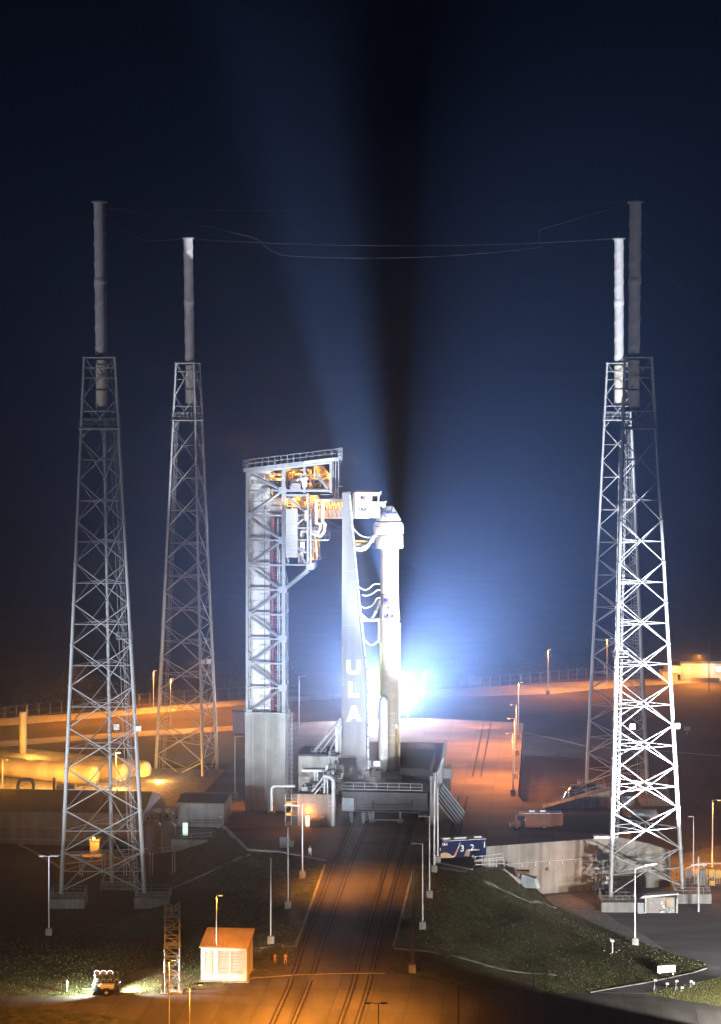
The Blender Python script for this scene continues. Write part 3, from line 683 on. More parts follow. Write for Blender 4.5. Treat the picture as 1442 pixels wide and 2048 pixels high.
for i in range(len(tops) - 1):
    a, b = tops[i] + (0 if i else 2), tops[i + 1]; L_ = (498, a + 2), (562, b - 2)
    if i % 2: L_ = (562, a + 2), (498, b - 2)
    for u in (UT0 + .25, UT1 - .25): m.beam(PL(*L_[0], u), PL(*L_[1], u), .42)
    v0, z0 = VZ(567, a, UT0); _, z1 = VZ(567, b, UT0); m.beam(PF(v0, UT0 + .4, z0), PF(v0, UT1 - .4, z1), .3)
    v0, _ = VZ(494, a, UT0); m.beam(PF(v0, UT1 - .4, z0), PF(v0, UT0 + .4, z1), .3)
each(m, "diagonal_brace", st)
m = MB(tsteel)
for i, y in enumerate(LV):
    x = 495.5 if i % 2 else 565; 
    m.prism(qpts([(x - 7, y - 7), (x + 7, y - 7), (x + 9, y), (x + 7, y + 7), (x - 7, y + 7), (x - 9, y)] if i % 2 == 0 else [(x - 3, y - 8), (x + 8, y - 5), (x + 9, y + 5), (x - 3, y + 8)], UT0 - .03), UD * .05)
each(m, "gusset_plate", st)
m = MB(tsteel)   # levels inside, with handrails
for i in range(27):
    y = 960 + i * 17.3; m.qbox(541, 563, y, y + .9, UT0 + 1, UT1 - .4)
    v0, z0 = VZ(541, y, UT0 + .9); v1, _ = VZ(563, y, UT0 + .9); m.rail([PF(v0, UT0 + .9, z0), PF(v1, UT0 + .9, z0)], 1.05, 1.1, .03)
each(m, "inner_floor", st)
cl = q("cladding", wpanel, [(498.5, 539.5, 942, 1424, UT0 + 1.6, UT1 - .6), (539.5, 562.5, 997, 1029, UT0 + 1.6, UT1 - .6)])
m = MB(dsteel)
for i, y in enumerate(LV): 
    m.qbox(499, 540, y - 28, y - 27.4, UT0 + 1.5, UT0 + 1.6)
m.tube([PL(529, 945, UT0 + 1.3), PL(529, 1424, UT0 + 1.3)], .06, 4)
for k in range(28): y = 950 + k * 17; m.bar(PL(519, y, UT0 + 1.4), PL(535, y, UT0 + 1.4), .04, 4)
each(m, "cladding_conduit", cl)
q("window_box", mat("translucent_box", (.62, .60, .52), None, .5), [(497, 500.5, y, y + 20, UT0 + .6, UT0 + 1.5) for y in range(955, 1400, 25)])
m = MB(redp); m.tube([PL(545, 1036, UT0 + 1.2), PL(545, 1424, UT0 + 1.2)], .38, 8); m.tube([PL(551, 1036, UT0 + 2.2), PL(551, 1424, UT0 + 2.2)], .16, 6); each(m, "red_riser_pipe", st)
m = MB(white); m.tube([PL(556, 1036, UT0 + 1.2), PL(556, 1424, UT0 + 1.2)], .13, 6); m.tube([PL(559.5, 1100, UT0 + .9), PL(559.5, 1424, UT0 + .9)], .1, 6); each(m, "white_riser_pipe", st)
m = MB(tsteel)   # outer pipe run right of the tower
for dx, r in ((573.5, .1), (576, .07)): m.tube([PL(dx, 1182, UT0 + .8), PL(dx, 1424, UT0 + .8)], r, 5)
for k in range(22): y = 1186 + k * 11; m.bar(PL(569, y, UT0 + .8), PL(577, y, UT0 + .8), .06, 4)
each(m, "side_ladder", st)
# head of the tower
hd = MB(tsteel)
for a, b in ((606, 611), (659, 664)):
    for u in (UT0, UT1 - .4): hd.qbox(a, b, 930 - (a - 560) * .16, 986, u, u + .4)
for u in (UT0 + .05, UT1 - .4):
    hd.qbox(570, 664, 979, 984, u, u + .4); hd.qbox(570, 612, 988, 993, u, u + .4)
for u in (UT0 + .2, UT1 - .2):
    for a, b in (((578, 975), (611, 944)), ((628, 944), (656, 977)), ((576, 996), (612, 1024)), ((571, 1176), (621, 1133))):
        hd.beam(PL(*a, u), PL(*b, u), .4)
    hd.beam(PL(566, 1184, u), PL(618, 1142, u), .2)
for x, y0, y1 in ((613.5, 986, 1140), (619.5, 1040, 1140)):
    for u in (UT0, UT1 - .4): hd.qbox(x, x + 3.5, y0, y1, u, u + .35)
for y in (1031, 1056, 1080, 1105, 1130):
    hd.qbox(571, 623, y - 1.5, y + 1.5, UT0 + .1, UT0 + .4); hd.qbox(571, 623, y - 1.5, y + 1.5, UT1 - .4, UT1 - .1)
hd.qbox(612, 626, 1128, 1140, UT0 - .1, UT1)
hd.beam(PL(572, 1082, UT0), PL(612, 1104, UT0), .3); hd.beam(PL(612, 1032, UT0), PL(594, 1048, UT0), .3); hd.beam(PL(598, 1105, UT0), PL(614, 1130, UT0), .25)
hd.build("head_frame", st)
rf = MB(tsteel)
rp = [PL(486.5, 937, UT0 - .4), PL(676, 914, UT0 - .4)]; dn = Vector((0, 0, -.75))
rf.hexa([rp[0] + dn, rp[1] + dn, rp[1] + dn + UD * 8, rp[0] + dn + UD * 8], [rp[0], rp[1], rp[1] + UD * 8, rp[0] + UD * 8]); 
r_ = rf.build("roof", st)
rf = MB(tsteel); rf.rail([rp[0], rp[1], rp[1] + UD * 8, rp[0] + UD * 8, rp[0]], 1.55, 1.25, .055); rf.build("railing", r_)
rf = MB(white); rf.tube([PL(608, 924, UT0 - .6), PL(668, 916.5, UT0 - .6)], .32, 8); rf.build("roof_pipe", r_)
rf = MB(gpanel); rf.hexa(*[[PL(496, 940, u), PL(664, 919.5, u), PL(664, 927, u), PL(496, 948, u)] for u in (UT0 - .15, UT0)]); rf.build("fascia", r_)
# machinery rooms: decks, pipes, drums, cable bundles; yellow carries the sodium light
for nm, (x0, x1, y0, y1), n in (("hoist_machinery", (541, 605, 943, 978), 26), ("upper_pipework", (612, 658, 938, 978), 30), ("lower_pipework", (572, 612, 996, 1030), 22), ("hanging_pipework", (612, 640, 990, 1120), 34), ("shaft_pipework", (596, 612, 1032, 1128), 22)):
    m = MB(yel, tsteel, ochre, white)
    for k in range(n):
        m.m = rnd.choice((0, 0, 1, 2, 3)); u = rnd.uniform(UT0 + .8, UT1 - 1.2); x = rnd.uniform(x0, x1 - 4); y = rnd.uniform(y0, y1 - 4)
        c = rnd.random()
        if c < .3: ww = rnd.uniform(3, 9); hh = rnd.uniform(3, 9); m.qbox(x, min(x1, x + ww), y, min(y1, y + hh), u, u + rnd.uniform(.4, 1.))
        elif c < .65: m.tube([PL(x, y0, u), PL(x, y1, u)], rnd.uniform(.05, .14), 5)
        elif c < .9: m.tube([PL(x0, y, u), PL(x1, y, u)], rnd.uniform(.05, .12), 5)
        else: m.beam(PL(x, y0, u), PL(min(x1, x + 12), y1, u), .2)
    m.m = 1
    for yy in (y0 + (y1 - y0) * .5, y1 - 1): m.qbox(x0, x1, yy, yy + 1, UT0 + .6, UT1 - .3)
    each(m, nm, st)
m = MB(yel)   # sloping cable bundle in the top bay
for k in range(9): m.tube([PL(628 + k * 2.2, 932, UT0 + 1 + .2 * k), PL(640 + k * 2.2, 950, UT0 + 1 + .2 * k), PL(652 + k * 1.2, 974, UT0 + 1 + .2 * k)], .16, 6)
for k in range(5): m.tube([PL(594 + k * 2.2, 992, UT0 + 1.2), PL(600 + k * 2.4, 1012, UT0 + 1.2)], .2, 6)
each(m, "cable_bundle", st)
m = MB(yel); m.qbox(568, 576, 938, 976, UT0 + 1.2, UT0 + 1.8); m.qbox(582, 586, 938, 976, UT0 + 1.2, UT0 + 1.8); m.qbox(568, 608, 938, 942, UT0 + 1.2, UT0 + 1.8); m.qbox(584, 600, 950, 968, UT0 + 2, UT0 + 3.4); m.build("hoist_frame", st)
m = MB(tsteel); m.prism(qpts([(583, 968), (588, 966), (596, 966), (601, 970), (600, 980), (592, 984), (583, 983), (581, 977)], UT0 - .5), UD * .9); m.build("junction_tank", st)
m = MB(white); m.prism(qpts([(599, 956), (614, 955), (613, 974), (605, 975), (604, 965)], UT0 - .3), UD * .6); m.build("junction_cabinet", st)
q("louvred_enclosure", gpanel, [(571.5, 594.5, 1018, 1115, UT0 - .7, UT0 - .05)])
q("cabinet_box", gpanel, [(609, 616, 1020, 1042, UT0 - .5, UT0 - .05), (500, 512, 1134, 1140, UT0 - .3, UT0 - .05)])
m = MB(white)
m.tube([PL(640, 1000, UT0 + 1), PL(632, 1001, UT0 + 1), PL(632, 1045, UT0 + 1), PL(641, 1049, UT0 + 1), PL(640, 1058, UT0 + 1), PL(636, 1064, UT0 + 1), PL(621, 1062, UT0 + 1), PL(603, 1063, UT0 + 1), PL(602, 1076, UT0 + 1)], .3, 8); m.build("vent_pipe", st)
m = MB(white)
m.tube([PL(684, 1000, UT0 + .6), PL(645, 1000, UT0 + .6), PL(645, 1044, UT0 + .6), PL(650, 1048, UT0 + .6), PL(648, 1063, UT0 + .6), PL(641, 1072, UT0 + .6), PL(622, 1066, UT0 + .6)], .3, 8); m.build("vent_pipe", st)
for x, y0, y1 in ((602.5, 1084, 1112), (607, 1084, 1105)):
    m = MB(white); m.tube([PL(x, y0, UT0 + .5), PL(x, y1, UT0 + .5)], .25, 8); each(m, "downpipe", st)
m = MB(tsteel); m.hexa(*[[PL(600, 1079, u), PL(656, 1079, u), PL(661, 1076, u), PL(656, 1082, u)] for u in (UT0 + .4, UT0 + 3.)]); 
m.rail([PL(618, 1077.5, UT0 + .4), PL(660, 1077.5, UT0 + .4), PL(660, 1077.5, UT0 + 3)], 1.5, .9, .04); m.build("balcony", st)
m = MB(tsteel)     # scaffold tail at the right end of the head
for x in (666, 671, 677):
    for u in (UT0 + .5, UT0 + 3.5): m.bar(PL(x, 908, u), PL(x, 1000 if x > 670 else 990, u), .1, 4)
for k in range(12):
    y = 915 + k * 7; m.bar(PL(666, y, UT0 + .5), PL(677, y, UT0 + .5), .05, 4); m.bar(PL(671, y, UT0 + .5), PL(671, y, UT0 + 3.5), .05, 4)
m.bar(PL(664, 1000, UT0 + .5), PL(677, 974, UT0 + .5), .08, 4); m.bar(PL(640, 989, UT0 + .5), PL(677, 989, UT0 + .5), .08, 4)
m.tube([PL(680, 925, UT0 + .5), PL(684, 922, UT0 + .5), PL(684, 903, UT0 + .5)], .07, 5); m.bar(PL(676, 973, UT0 + .5), PL(685, 972, UT0 + .5), .1, 5)
m.build("scaffold_stair", st)
for x, y, u, p in ((560, 958, UT0 + 1.8, 2100), (600, 946, UT0 + 2.6, 2700), (640, 946, UT0 + 3, 2700), (590, 1000, UT0 + 1.6, 2100), (628, 996, UT0 + 2.5, 2100), (664, 950, UT0 + 2.5, 1350), (622, 1118, UT0 + 2, 660), (652, 1072, UT0 + 2., 750)): point("tower_work_light", PL(x, y, u), p, (1, .42, .05), .3)
for k in range(8): point("tower_edge_light", PL(495.5, 990 + k * 55, UT0 + 1.2), 12, (1, .45, .06), .15)

# ------------------------------------------------------------------ crew access arm with white room
UA0, UA1 = -3.4, .6
v, z = VZ(640, 1036, UA0)
arm = thing("access_arm", "white enclosed walkway arm reaching from service tower to the capsule", "access arm", PF(v, UA0, z), -ANG)
q("arm_wall", wpanel, [(624, 706, 1019.5, 1035, UA0, UA0 + .15), (624, 706, 1019.5, 1035, UA1 - .15, UA1)], arm)
q("arm_floor", white, [(622, 706, 1035, 1037.5, UA0 - .1, UA1)], arm)
m = MB(white)
for u in (UA0, UA1 - .25): m.qbox(624, 706, 998.5, 1001.5, u, u + .25)
for k in range(11):
    x = 628 + k * 7
    for u in (UA0 + .1, UA1 - .1): m.beam(PL(x, 1001, u), PL(x + 5, 1019, u), .12); m.beam(PL(x, 1001, u), PL(x, 1019, u), .1)
each(m, "arm_truss", arm)
m = MB(yel)  # yellow puts the interior's orange lamplight into the colour
for k in range(8): x = 652 + k * 6; m.beam(PL(x, 1004, UA0 + 2), PL(x + 3, 1019, UA0 + 2), .22)
m.tube([PL(640, 1009, UA0 + 1.5), PL(704, 1009, UA0 + 1.5)], .12, 5); each(m, "inner_duct", arm)
m = MB(dsteel)
for k in range(4): m.bar(PL(655 + k * 8, 1021, UA0 - .05), PL(658 + k * 8, 1034, UA0 - .05), .05, 4)
each(m, "wall_brace", arm)
for x in (648, 668, 688, 700): point("arm_work_light", PL(x, 1008, UA0 + 1.4), 1200, (1, .45, .06), .25)
wr = q("white_room", white, [(709.5, 737, 984.5, 1037, UA0 - 1.2, UA1 + 1)], arm)
q("room_flank", mat("tan_panel", (.50, .42, .38), None, .7), [(706, 709.3, 986, 1036, UA0 - 1, UA1 + .8)], arm)
q("room_extension", white, [(737.2, 758, 984.5, 992, UA0 - .8, UA1 + .6), (737.2, 744, 992, 1003, UA0 - .8, UA1 + .6), (755.5, 758, 992, 1003, UA0 - .8, UA1 + .6), (744, 755.5, 992, 1003, UA0 + .9, UA1 + .6), (738, 758, 1003.2, 1036, UA0 - .9, UA1 + .4), (758, 769.5, 1003.5, 1015, UA0 - .3, UA1 - .2)], arm)
q("dark_equipment", blk, [(745, 754, 999.5, 1003, UA0 - .4, UA0 + .8), (749, 753, 994, 999.5, UA0 - .2, UA0 + .8), (760, 764, 1013, 1017, UA0 - .4, UA0 - .31)], arm)
m = MB(flw, flr, blue)
for k in range(7): m.m = 1 if k % 2 == 0 else 0; m.qbox(726 if k < 4 else 721, 731.5, 992.5 + k, 993.5 + k, UA0 - 1.24, UA0 - 1.21)
m.m = 2; m.qbox(721, 726, 992.5, 996.5, UA0 - 1.24, UA0 - 1.21); m.build("flag_marking", arm)
text("lettering", "ULA", PL(726, 1019, UA0 - 1.25), VD, (0, 0, 1), .75, navy, arm, .02, .02)

# ------------------------------------------------------------------ mobile launch platform
UP0, UP1 = -17., 13.
v, z = VZ(768, 1625, UP0)
mp = thing("launch_platform", "dark shaded mobile launch platform with railed deck carrying the rocket", "launch platform", PF(v, UP0, 7), -ANG)
pbm = mat("platform_shaded_grey", (.050, .052, .058), (.022, .023, .026), .55, .1, .35, streak=.6)  # near-black tone puts the shade on the platform's front into the paint
q("platform_body", pbm, [(683, 855, 1583, 1622, UP0, UP1), (855, 862, 1592, 1628, UP0 + 1, UP1)], mp)
q("deck", soot, [(681, 858, 1579, 1583, UP0 - .6, UP1 + .1)], mp)
q("deck_edge", mat("deck_edge_steel", (.34, .35, .37), None, .5), [(683, 845, 1578.4, 1580.6, UP0 - .75, UP0 - .62)], mp)
m = MB(steel); (v0, z0), (v1, _) = VZ(684, 1578.5, UP0 - .6), VZ(844, 1578.5, UP0 - .6)
m.rail([PF(v0, UP0 - .6, z0), PF(v1, UP0 - .6, z0)], 1.25, 2., .05); m.build("railing", mp)
q("plinth", soot, [(742, 806, 1557, 1579, UP0 + 7, UP1 - 3), (800, 859, 1536, 1579, UP0 + 10, UP1)], mp)
m = MB(soot, steel)      # pipes and fittings crowding the deck behind the rocket
for k in range(98):
    x = rnd.uniform(738, 868); y = rnd.uniform(1530, 1562); u = UP0 + 9 + (1562 - y) * .38
    m.m = 0 if rnd.random() < .72 else 1; p = PL(x, y, u); a = rnd.uniform(0, 3.1)
    if k % 3: m.bar(p, p + Vector((math.cos(a), math.sin(a), rnd.uniform(-.3, .4))) * rnd.uniform(.8, 2.4), rnd.uniform(.08, .22), 6)
    else: m.box(p, (rnd.uniform(.4, 1.4), rnd.uniform(.4, 1.), rnd.uniform(.4, 1.2)))
each(m, "deck_pipework", mp, merge=False)
m = MB(soot, steel)
for k in range(60):
    x = rnd.uniform(662, 684) if k % 2 else rnd.uniform(734, 757); y = rnd.uniform(1525, 1600) if k % 2 else rnd.uniform(1522, 1575); u = UP0 + rnd.uniform(1, 8); m.m = 0 if rnd.random() < .75 else 1
    p = PL(x, y, u); m.box(p, (rnd.uniform(.5, 1.6), rnd.uniform(.5, 1.4), rnd.uniform(.5, 1.8)))
each(m, "mast_foot_equipment", mp, merge=False)
m = MB(blk, dsteel)
m.qbox(711, 713.5, 1592, 1624, UP0 - .3, UP0); m.m = 1; m.qbox(684, 708, 1596, 1622, UP0 - .5, UP0)
m.m = 0
for a, b in (((745, 1602), (745, 1622)), ((745, 1610), (825, 1610)), ((825, 1600), (825, 1618)), ((712, 1622), (858, 1622))): m.bar(PL(*a, UP0 - .4), PL(*b, UP0 - .4), .11, 4)
m.rail([PL(745, 1622, UP0 - .5), PL(856, 1622, UP0 - .5)], 1.2, 1.3, .04); m.rail([PL(712, 1622, UP0 - .5), PL(745, 1622, UP0 - .5)], 1.2, 1.3, .04)
for x in (700, 722, 790, 835, 848): m.qbox(x, x + 3, 1598, 1603, UP0 - .25, UP0)
each(m, "front_fitting", mp)
for x in (746, 800):
    m = MB(dsteel); m.qbox(x - 2, x + 2, 1624, 1650, UP0 + .5, UP0 + 1.2); m.bar(PL(x - 6, 1641, UP0 + .3), PL(x + 6, 1641, UP0 + .3), .3, 8); m.build("leg", mp)
q("tow_bar", steel, [(753, 799, 1639, 1641.4, UP0 - .1, UP0 + .2)], mp)
m = MB(blk)
for x in (690, 722, 836): m.qbox(x, x + 14, 1626, 1650, UP0 + 3, UP1 - 4)
m.qbox(683, 858, 1622, 1627, UP0 + 1.2, UP1 - 1); each(m, "undercarriage", mp)
for x in (700, 724, 738):
    m = MB(dsteel)
    for k in range(3): m.tube([PL(x + k * 2, 1625, UP0 + .6), PL(x + k * 2 + rnd.uniform(-1, 2), 1636, UP0 + .6), PL(x + k * 2 + rnd.uniform(-2, 3), 1650, UP0 + .8)], .16, 6)
    m.build("drain_hose", mp)

# pier with slanting grating at its right side
def pbt(name, label, cat, px, py, u, zb, group=None): v, z = VZ(px, py, u); return thing(name, label, cat, PF(v, u, zb), -ANG, group)
pi = pbt("concrete_pier", "pale grey pier beside the platform, slanting blue-grey louvres at its right", "pier", 866, 1650, UP0 - .5, 7)
q("pier_wall", mastm, [(860, 873, 1552, 1651, UP0 - .5, UP0 + 3)], pi)
m = MB(mastm); A = qpts([(873.2, 1545), (884, 1530), (884, 1566), (873.2, 1600)], UP0 + 1); m.prism(A, UD * 8); m.build("pier_cheek", pi)
m = MB(mat("louvre_blue_steel", (.40, .45, .52), (.28, .32, .38), .5, .1, .8))
for k, (a, b) in enumerate((((886, 1567), (929, 1622)), ((883, 1573), (927, 1628)), ((880, 1578), (924, 1634)), ((877, 1584), (920, 1640)), ((874.5, 1590), (917, 1645)), ((873.5, 1600), (913, 1649)))):
    m.hexa([PL(a[0], a[1], UP0 - .5 + k * .5), PL(b[0], b[1], UP0 - 1.5 + k * .5), PL(b[0], b[1] + 1, UP0 + .2 + k * .5), PL(a[0], a[1] + 1, UP0 + 1 + k * .5)],
           [PL(a[0], a[1] + 2.6, UP0 - .5 + k * .5), PL(b[0], b[1] + 2.6, UP0 - 1.5 + k * .5), PL(b[0], b[1] + 3.6, UP0 + .2 + k * .5), PL(a[0], a[1] + 3.6, UP0 + 1 + k * .5)])
m.build("louvres", pi)
m = MB(blk); m.prism(qpts([(874, 1610), (912, 1651), (874, 1651)], UP0 + 3), UD * 1.2); m.prism(qpts([(886, 1570), (930, 1624), (926, 1650), (914, 1650), (875, 1600)], UP0 + 2.6), UD * .3); m.build("louvre_backing", pi)
m = MB(dsteel)
for x in (868, 871): m.tube([PL(x, 1545, UP0 - .8), PL(x, 1590, UP0 - .8)], .1, 5)
each(m, "conduit", pi)
# blast wall behind
bw = pbt("blast_wall", "low rust brown wall behind the rocket deck with sloping bright end", "blast wall", 820, 1525, 15, 7)
q("wall", mat("rusty_wall", (.26, .19, .16), (.17, .12, .10), .8, 0, .3, streak=.6), [(736, 888, 1484, 1600, 15, 15.8)], bw)
m = MB(concw); m.prism(qpts([(888.5, 1483), (891.5, 1486), (891.5, 1540), (882, 1545), (881, 1528)], 12), UD * 2.9); m.build("end_wall", bw)
gs = pbt("generator_stack", "dark grey stacked generator units behind the blast wall's bright end", "generator", 895, 1590, 2, 7)
q("lower_unit", blk, [(884, 900, 1558, 1588, 2, 5)], gs); q("upper_unit", dsteel, [(886, 903, 1537, 1557, 2, 5)], gs)
m = MB(dsteel); m.rail([PL(885, 1537, 2), PL(903, 1537, 2), PL(904, 1575, 2)], .8, 1., .05); m.build("guard_rail", gs)
# ------------------------------------------------------------------ lamp posts
polem = mat("pole_aluminium", (.62, .63, .66), (.54, .55, .58), .45, .3, .8)
dpole = mat("dark_pole", (.14, .12, .12), (.10, .09, .09), .5, .2, .8)
def post(label, px, y0, y1, arm=(1.,), m_=polem, lit=0., base=True, r=.13, grp="street lamps around the pad", z=None, head=.75):
    p = hit(px, y1) if z is None else G(px, y1, z); D = p.y; h = (y1 - y0) * D / F
    t = thing("street_lamp", label, "street lamp", p, 0, grp)
    if base: m = MB(conc); m.box((p.x, p.y, p.z + .35), (1., 1., 1.5)); m.build("footing", t)
    m = MB(m_); m.bar((p.x, p.y, p.z + (.6 if base else -.2)), (p.x, p.y, p.z + h), r, 8, r * .6); m.build("pole", t)
    for a in arm:
        m = MB(m_); e = Vector((p.x + a, p.y - .1, p.z + h + .05)); m.bar((p.x, p.y, p.z + h - .1), e, .05, 5); m.build("arm", t)
        m = MB(dsteel, lampS if lit else lampD); s = 1 if a >= 0 else -1
        m.box(e + Vector((s * head / 2, 0, 0)), (head, .35, .16)); m.m = 1; m.box(e + Vector((s * head / 2, 0, -.10)), (head * .7, .26, .05)); m.build("lamp_head", t)
        if lit: spot("sodium_light", e + Vector((s * head * .5, -.1, -.25)), e + Vector((s * .5, -.1, -10)), lit * 3.5, 156, .35, SOD, .12)
    return t, p, h
L1 = post("nearest of three white posts on the grass left of the rails", 542, 1716, 1886, ())
post("middle of three white posts on the grass left of the rails", 576, 1655, 1816, ())
post("white post with a short arm, nearest the lit doorway left of the rails", 605, 1607, 1755, (1.,))
post("white post with left pointing arm on the slope right of the rails", 845, 1687, 1857, (-1.,))
post("taller white post with left pointing arm, behind the one on the slope", 859, 1632, 1794, (-1.,))
post("left post of the close pair in front of the pier", 868.5, 1560, 1743, (), r=.2)
post("right post of the close pair in front of the pier", 875.5, 1575, 1725, (), r=.18)
post("dim grey post at the foot of the slope right of the rails", 824.5, 1742, 1944, (), dpole)
post("dim thin post just beside the dim grey one right of the rails", 828, 1748, 1938, (), dpole, base=False)
post("dark unlit post with left arm at the lower centre road edge", 917, 1914, 2085, (-1.,), dpole, base=False, r=.08)
post("dim tall post standing on the dark slope left of the yard", 1066, 1805, 1986, (), dpole, base=False, r=.08)
post("thin black post reaching the bottom edge on the right", 1090, 1875, 2100, (), black, base=False, r=.06)
post("dark cross headed post cut off at the bottom centre", 757, 2006, 2120, (-1., .3), dpole, base=False, r=.08)
post("short sodium lamp post in front of the lattice camera tower", 338.5, 1919, 2090, (.2,), polem, 2600, base=False, r=.08)
post("sodium lamp post cut off at the bottom left of centre", 379, 1968, 2130, (1.,), polem, 3800, base=False, r=.08)
post("glowing sodium lamp post beside the louvred equipment shed", 433, 1790, 1962, (.2,), polem, 1600, base=False, r=.09)
post("white post with two upturned heads on the dark left slope", 98, 1712, 1870, (-.8, .8), polem)
post("pale lamp post beside the service tower's concrete base", 470, 1473, 1596, (.8,), polem)
post("lamp post at the left frame edge before the cream tanks", 5, 1519, 1600, (.6,), polem, 2500, base=False, z=3)
post("sodium post between tank ends seen through the left near tower", 232, 1506, 1600, (.2,), polem, 2500, base=False, z=3)
post("post with dark head in front of the nearest tank end", 196, 1531, 1600, (.3,), polem, 0, base=False, z=3)
post("left one of two far sodium posts behind the left towers", 307, 1341, 1424, (.2,), polem, 12000, base=False, r=.12)
post("right one of two far sodium posts behind the left towers", 341, 1357, 1452, (.2,), polem, 9000, base=False, r=.12)
post("faint post with arm in the glow right of the service tower", 598, 1353, 1470, (1.,), polem, 0, base=False)
post("hazy sodium post just right of the white glow", 848, 1341, 1452, (.2,), dpole, 6000, base=False, r=.12)
post("first and lowest of four posts along the orange apron edge", 1026, 1466, 1590, (-.8,), polem, 4500)
post("second of four posts along the orange apron edge", 1029.5, 1437, 1556, (-.8,), polem, 5500)
post("third of four posts along the orange apron edge", 1033, 1409, 1510, (-.8,), polem, 5500)
post("farthest of four posts along the orange apron edge", 1037, 1364, 1478, (.3,), polem, 5500)
post("far sodium post standing alone before the right hand fence", 1096, 1299, 1388, (.2,), polem, 11000)
post("far sodium post seen through the bright right towers", 1214, 1277, 1378, (.2,), polem, 13000, base=False, r=.12)
post("white post behind the shelter at the right, left of the sodium one", 1387, 1633, 1764, (-.3,), polem)
post("tall sodium post near the right edge above the pipe yard", 1425, 1600, 1738, (.8,), polem, 5000, base=False, r=.15)
# street lamp with long bright head in the yard
t, p, h = post("white lamp post with long slanted bright head beside the yard", 1270, 1738, 1889, (), white)
m = MB(white); a = Vector((p.x, p.y, p.z + h)); m.tube([a, a + Vector((1.6, 0, .55)), a + Vector((1.7, 0, .6))], .09, 6); m.build("arm", t)
m = MB(white); m.hexa(*[[a + Vector((1.4, y, .45)), a + Vector((3.4, y, .75)), a + Vector((3.4, y, 1.05)), a + Vector((1.5, y, .78))] for y in (-.35, .35)]); m.build("lamp_head", t)
for x in (1417, 1419.5):
    p = hit(x, 1384); m = MB(dpole); m.bar(p, p + Vector((0, 0, 15)), .08, 5); single(m, "antenna_pole", "left thin dark pole before the lit building" if x < 1418 else "right thin dark pole before the lit building", "pole", p)
# wooden utility pole
p = hit(1397, 1823); h = 110 * p.y / F; t = thing("utility_pole", "weathered pale wooden pole with crossarm beside the shelter", "utility pole", p)
m = MB(mat("bleached_wood", (.62, .58, .55), (.45, .42, .40), .9, 0, 1., streak=3)); m.bar(p, p + Vector((0, 0, h)), .2, 8, .13); m.build("pole", t)
m = MB(white); q_ = p + Vector((0, 0, h - 1.4)); m.beam(q_ - Vector((1.3, .2, 0)), q_ + Vector((1.4, -.2, 0)), .14); m.build("crossarm", t)
m = MB(steel); m.bar(q_ + Vector((.9, -.2, -.3)), q_ + Vector((.9, -.2, .4)), .18, 8); m.build("insulator", t)

# ------------------------------------------------------------------ buildings and blocks
def ub(px, py): p = hit(px, py); return (p - O).dot(UD)
def pthing(name, label, cat, px, py, grp=None):
    p = hit(px, py); return thing(name, label, cat, p, -ANG, grp), (p - O).dot(UD), p
def gable(t, u, x0, x1, yb, ye, yr, dep, wm, rm, over=.4, ridge=.5, name="wall"):
    v0, z0 = VZ(x0, yb, u); v1, ze = VZ(x1, ye, u); ur = u + dep * ridge; zr = VZ((x0 + x1) / 2, yr, ur)[1]
    m = MB(wm); m.pbox(v0, v1, u, u + dep, z0 - .5, ze)
    for v in (v0 + .01, v1 - .16): m.prism([PF(v, u, ze), PF(v, ur, zr - .1), PF(v, u + dep, ze)], VD * .15)
    w_ = m.build(name, t)
    m = MB(rm); o = over; a = [PF(v0 - o, u - o, ze - .05), PF(v1 + o, u - o, ze - .05), PF(v1 + o, ur, zr), PF(v0 - o, ur, zr)]; b = [PF(v0 - o, u + dep + o, ze - .05), PF(v1 + o, u + dep + o, ze - .05), PF(v1 + o, ur, zr), PF(v0 - o, ur, zr)]
    dz = Vector((0, 0, .18)); m.hexa(a, [p + dz for p in a]); m.hexa(b, [p + dz for p in b]); m.build("roof", t)
    return w_, v0, v1, ze, zr
t, u, p = pthing("bunker_building", "long low building with dark ribbed roof in front of the tanks", "building", 120, 1690)
_, v0, v1, ze, zr = gable(t, u, -160, 283, 1690, 1627, 1580, 17, mat("bunker_wall_grey", (.26, .255, .28), (.18, .175, .19), .7, 0, .3, wave=('X', .5, .12), streak=.5), roofd)
m = MB(mat("end_wall_grey", (.52, .50, .54), (.42, .41, .44), .6, 0, .5, wave=('Y', 1., .2))); m.prism([PF(v1 + .42, u - .4, ze - 3.), PF(v1 + .42, u - .4, ze), PF(v1 + .42, u + 8.5, zr + .1), PF(v1 + .42, u + 17, ze), PF(v1 + .42, u + 17, ze - 2.)], VD * .1); m.build("gable_end", t)
m = MB(dsteel); m.tube([PF(v0, u - .3, ze - 5.5), PF(v1, u - .3, ze - 5.5)], .12, 5); m.tube([PF(v0, u - .5, ze - 3.), PF(v1 - 4, u - .5, ze - 3.)], .1, 5); each(m, "wall_pipe", t)
# small lamp-lit kiosk in front
t, u, p = pthing("kiosk", "small kiosk glowing orange under its lamp, below the long bunker", "kiosk", 188, 1712)
q("kiosk_wall", mat("kiosk_cream", (.6, .52, .38), None, .7), [(180, 198, 1682, 1712, u, u + 2)], t); q("door", tankm, [(186, 194, 1688, 1711, u - .08, u - .02)], t); q("kiosk_roof", dsteel, [(178, 200, 1679, 1682, u - .6, u + 2.2)], t)
m = MB(lampS); m.ball(PL(187.5, 1677, u - 1.), .28, 8); m.build("lamp", t); point("kiosk_light", PL(187.5, 1676, u - 1.9), 1500, SOD, .2)
q("kiosk_step", conc, [(140, 203, 1713, 1717, u - 3, u - .5)], t)
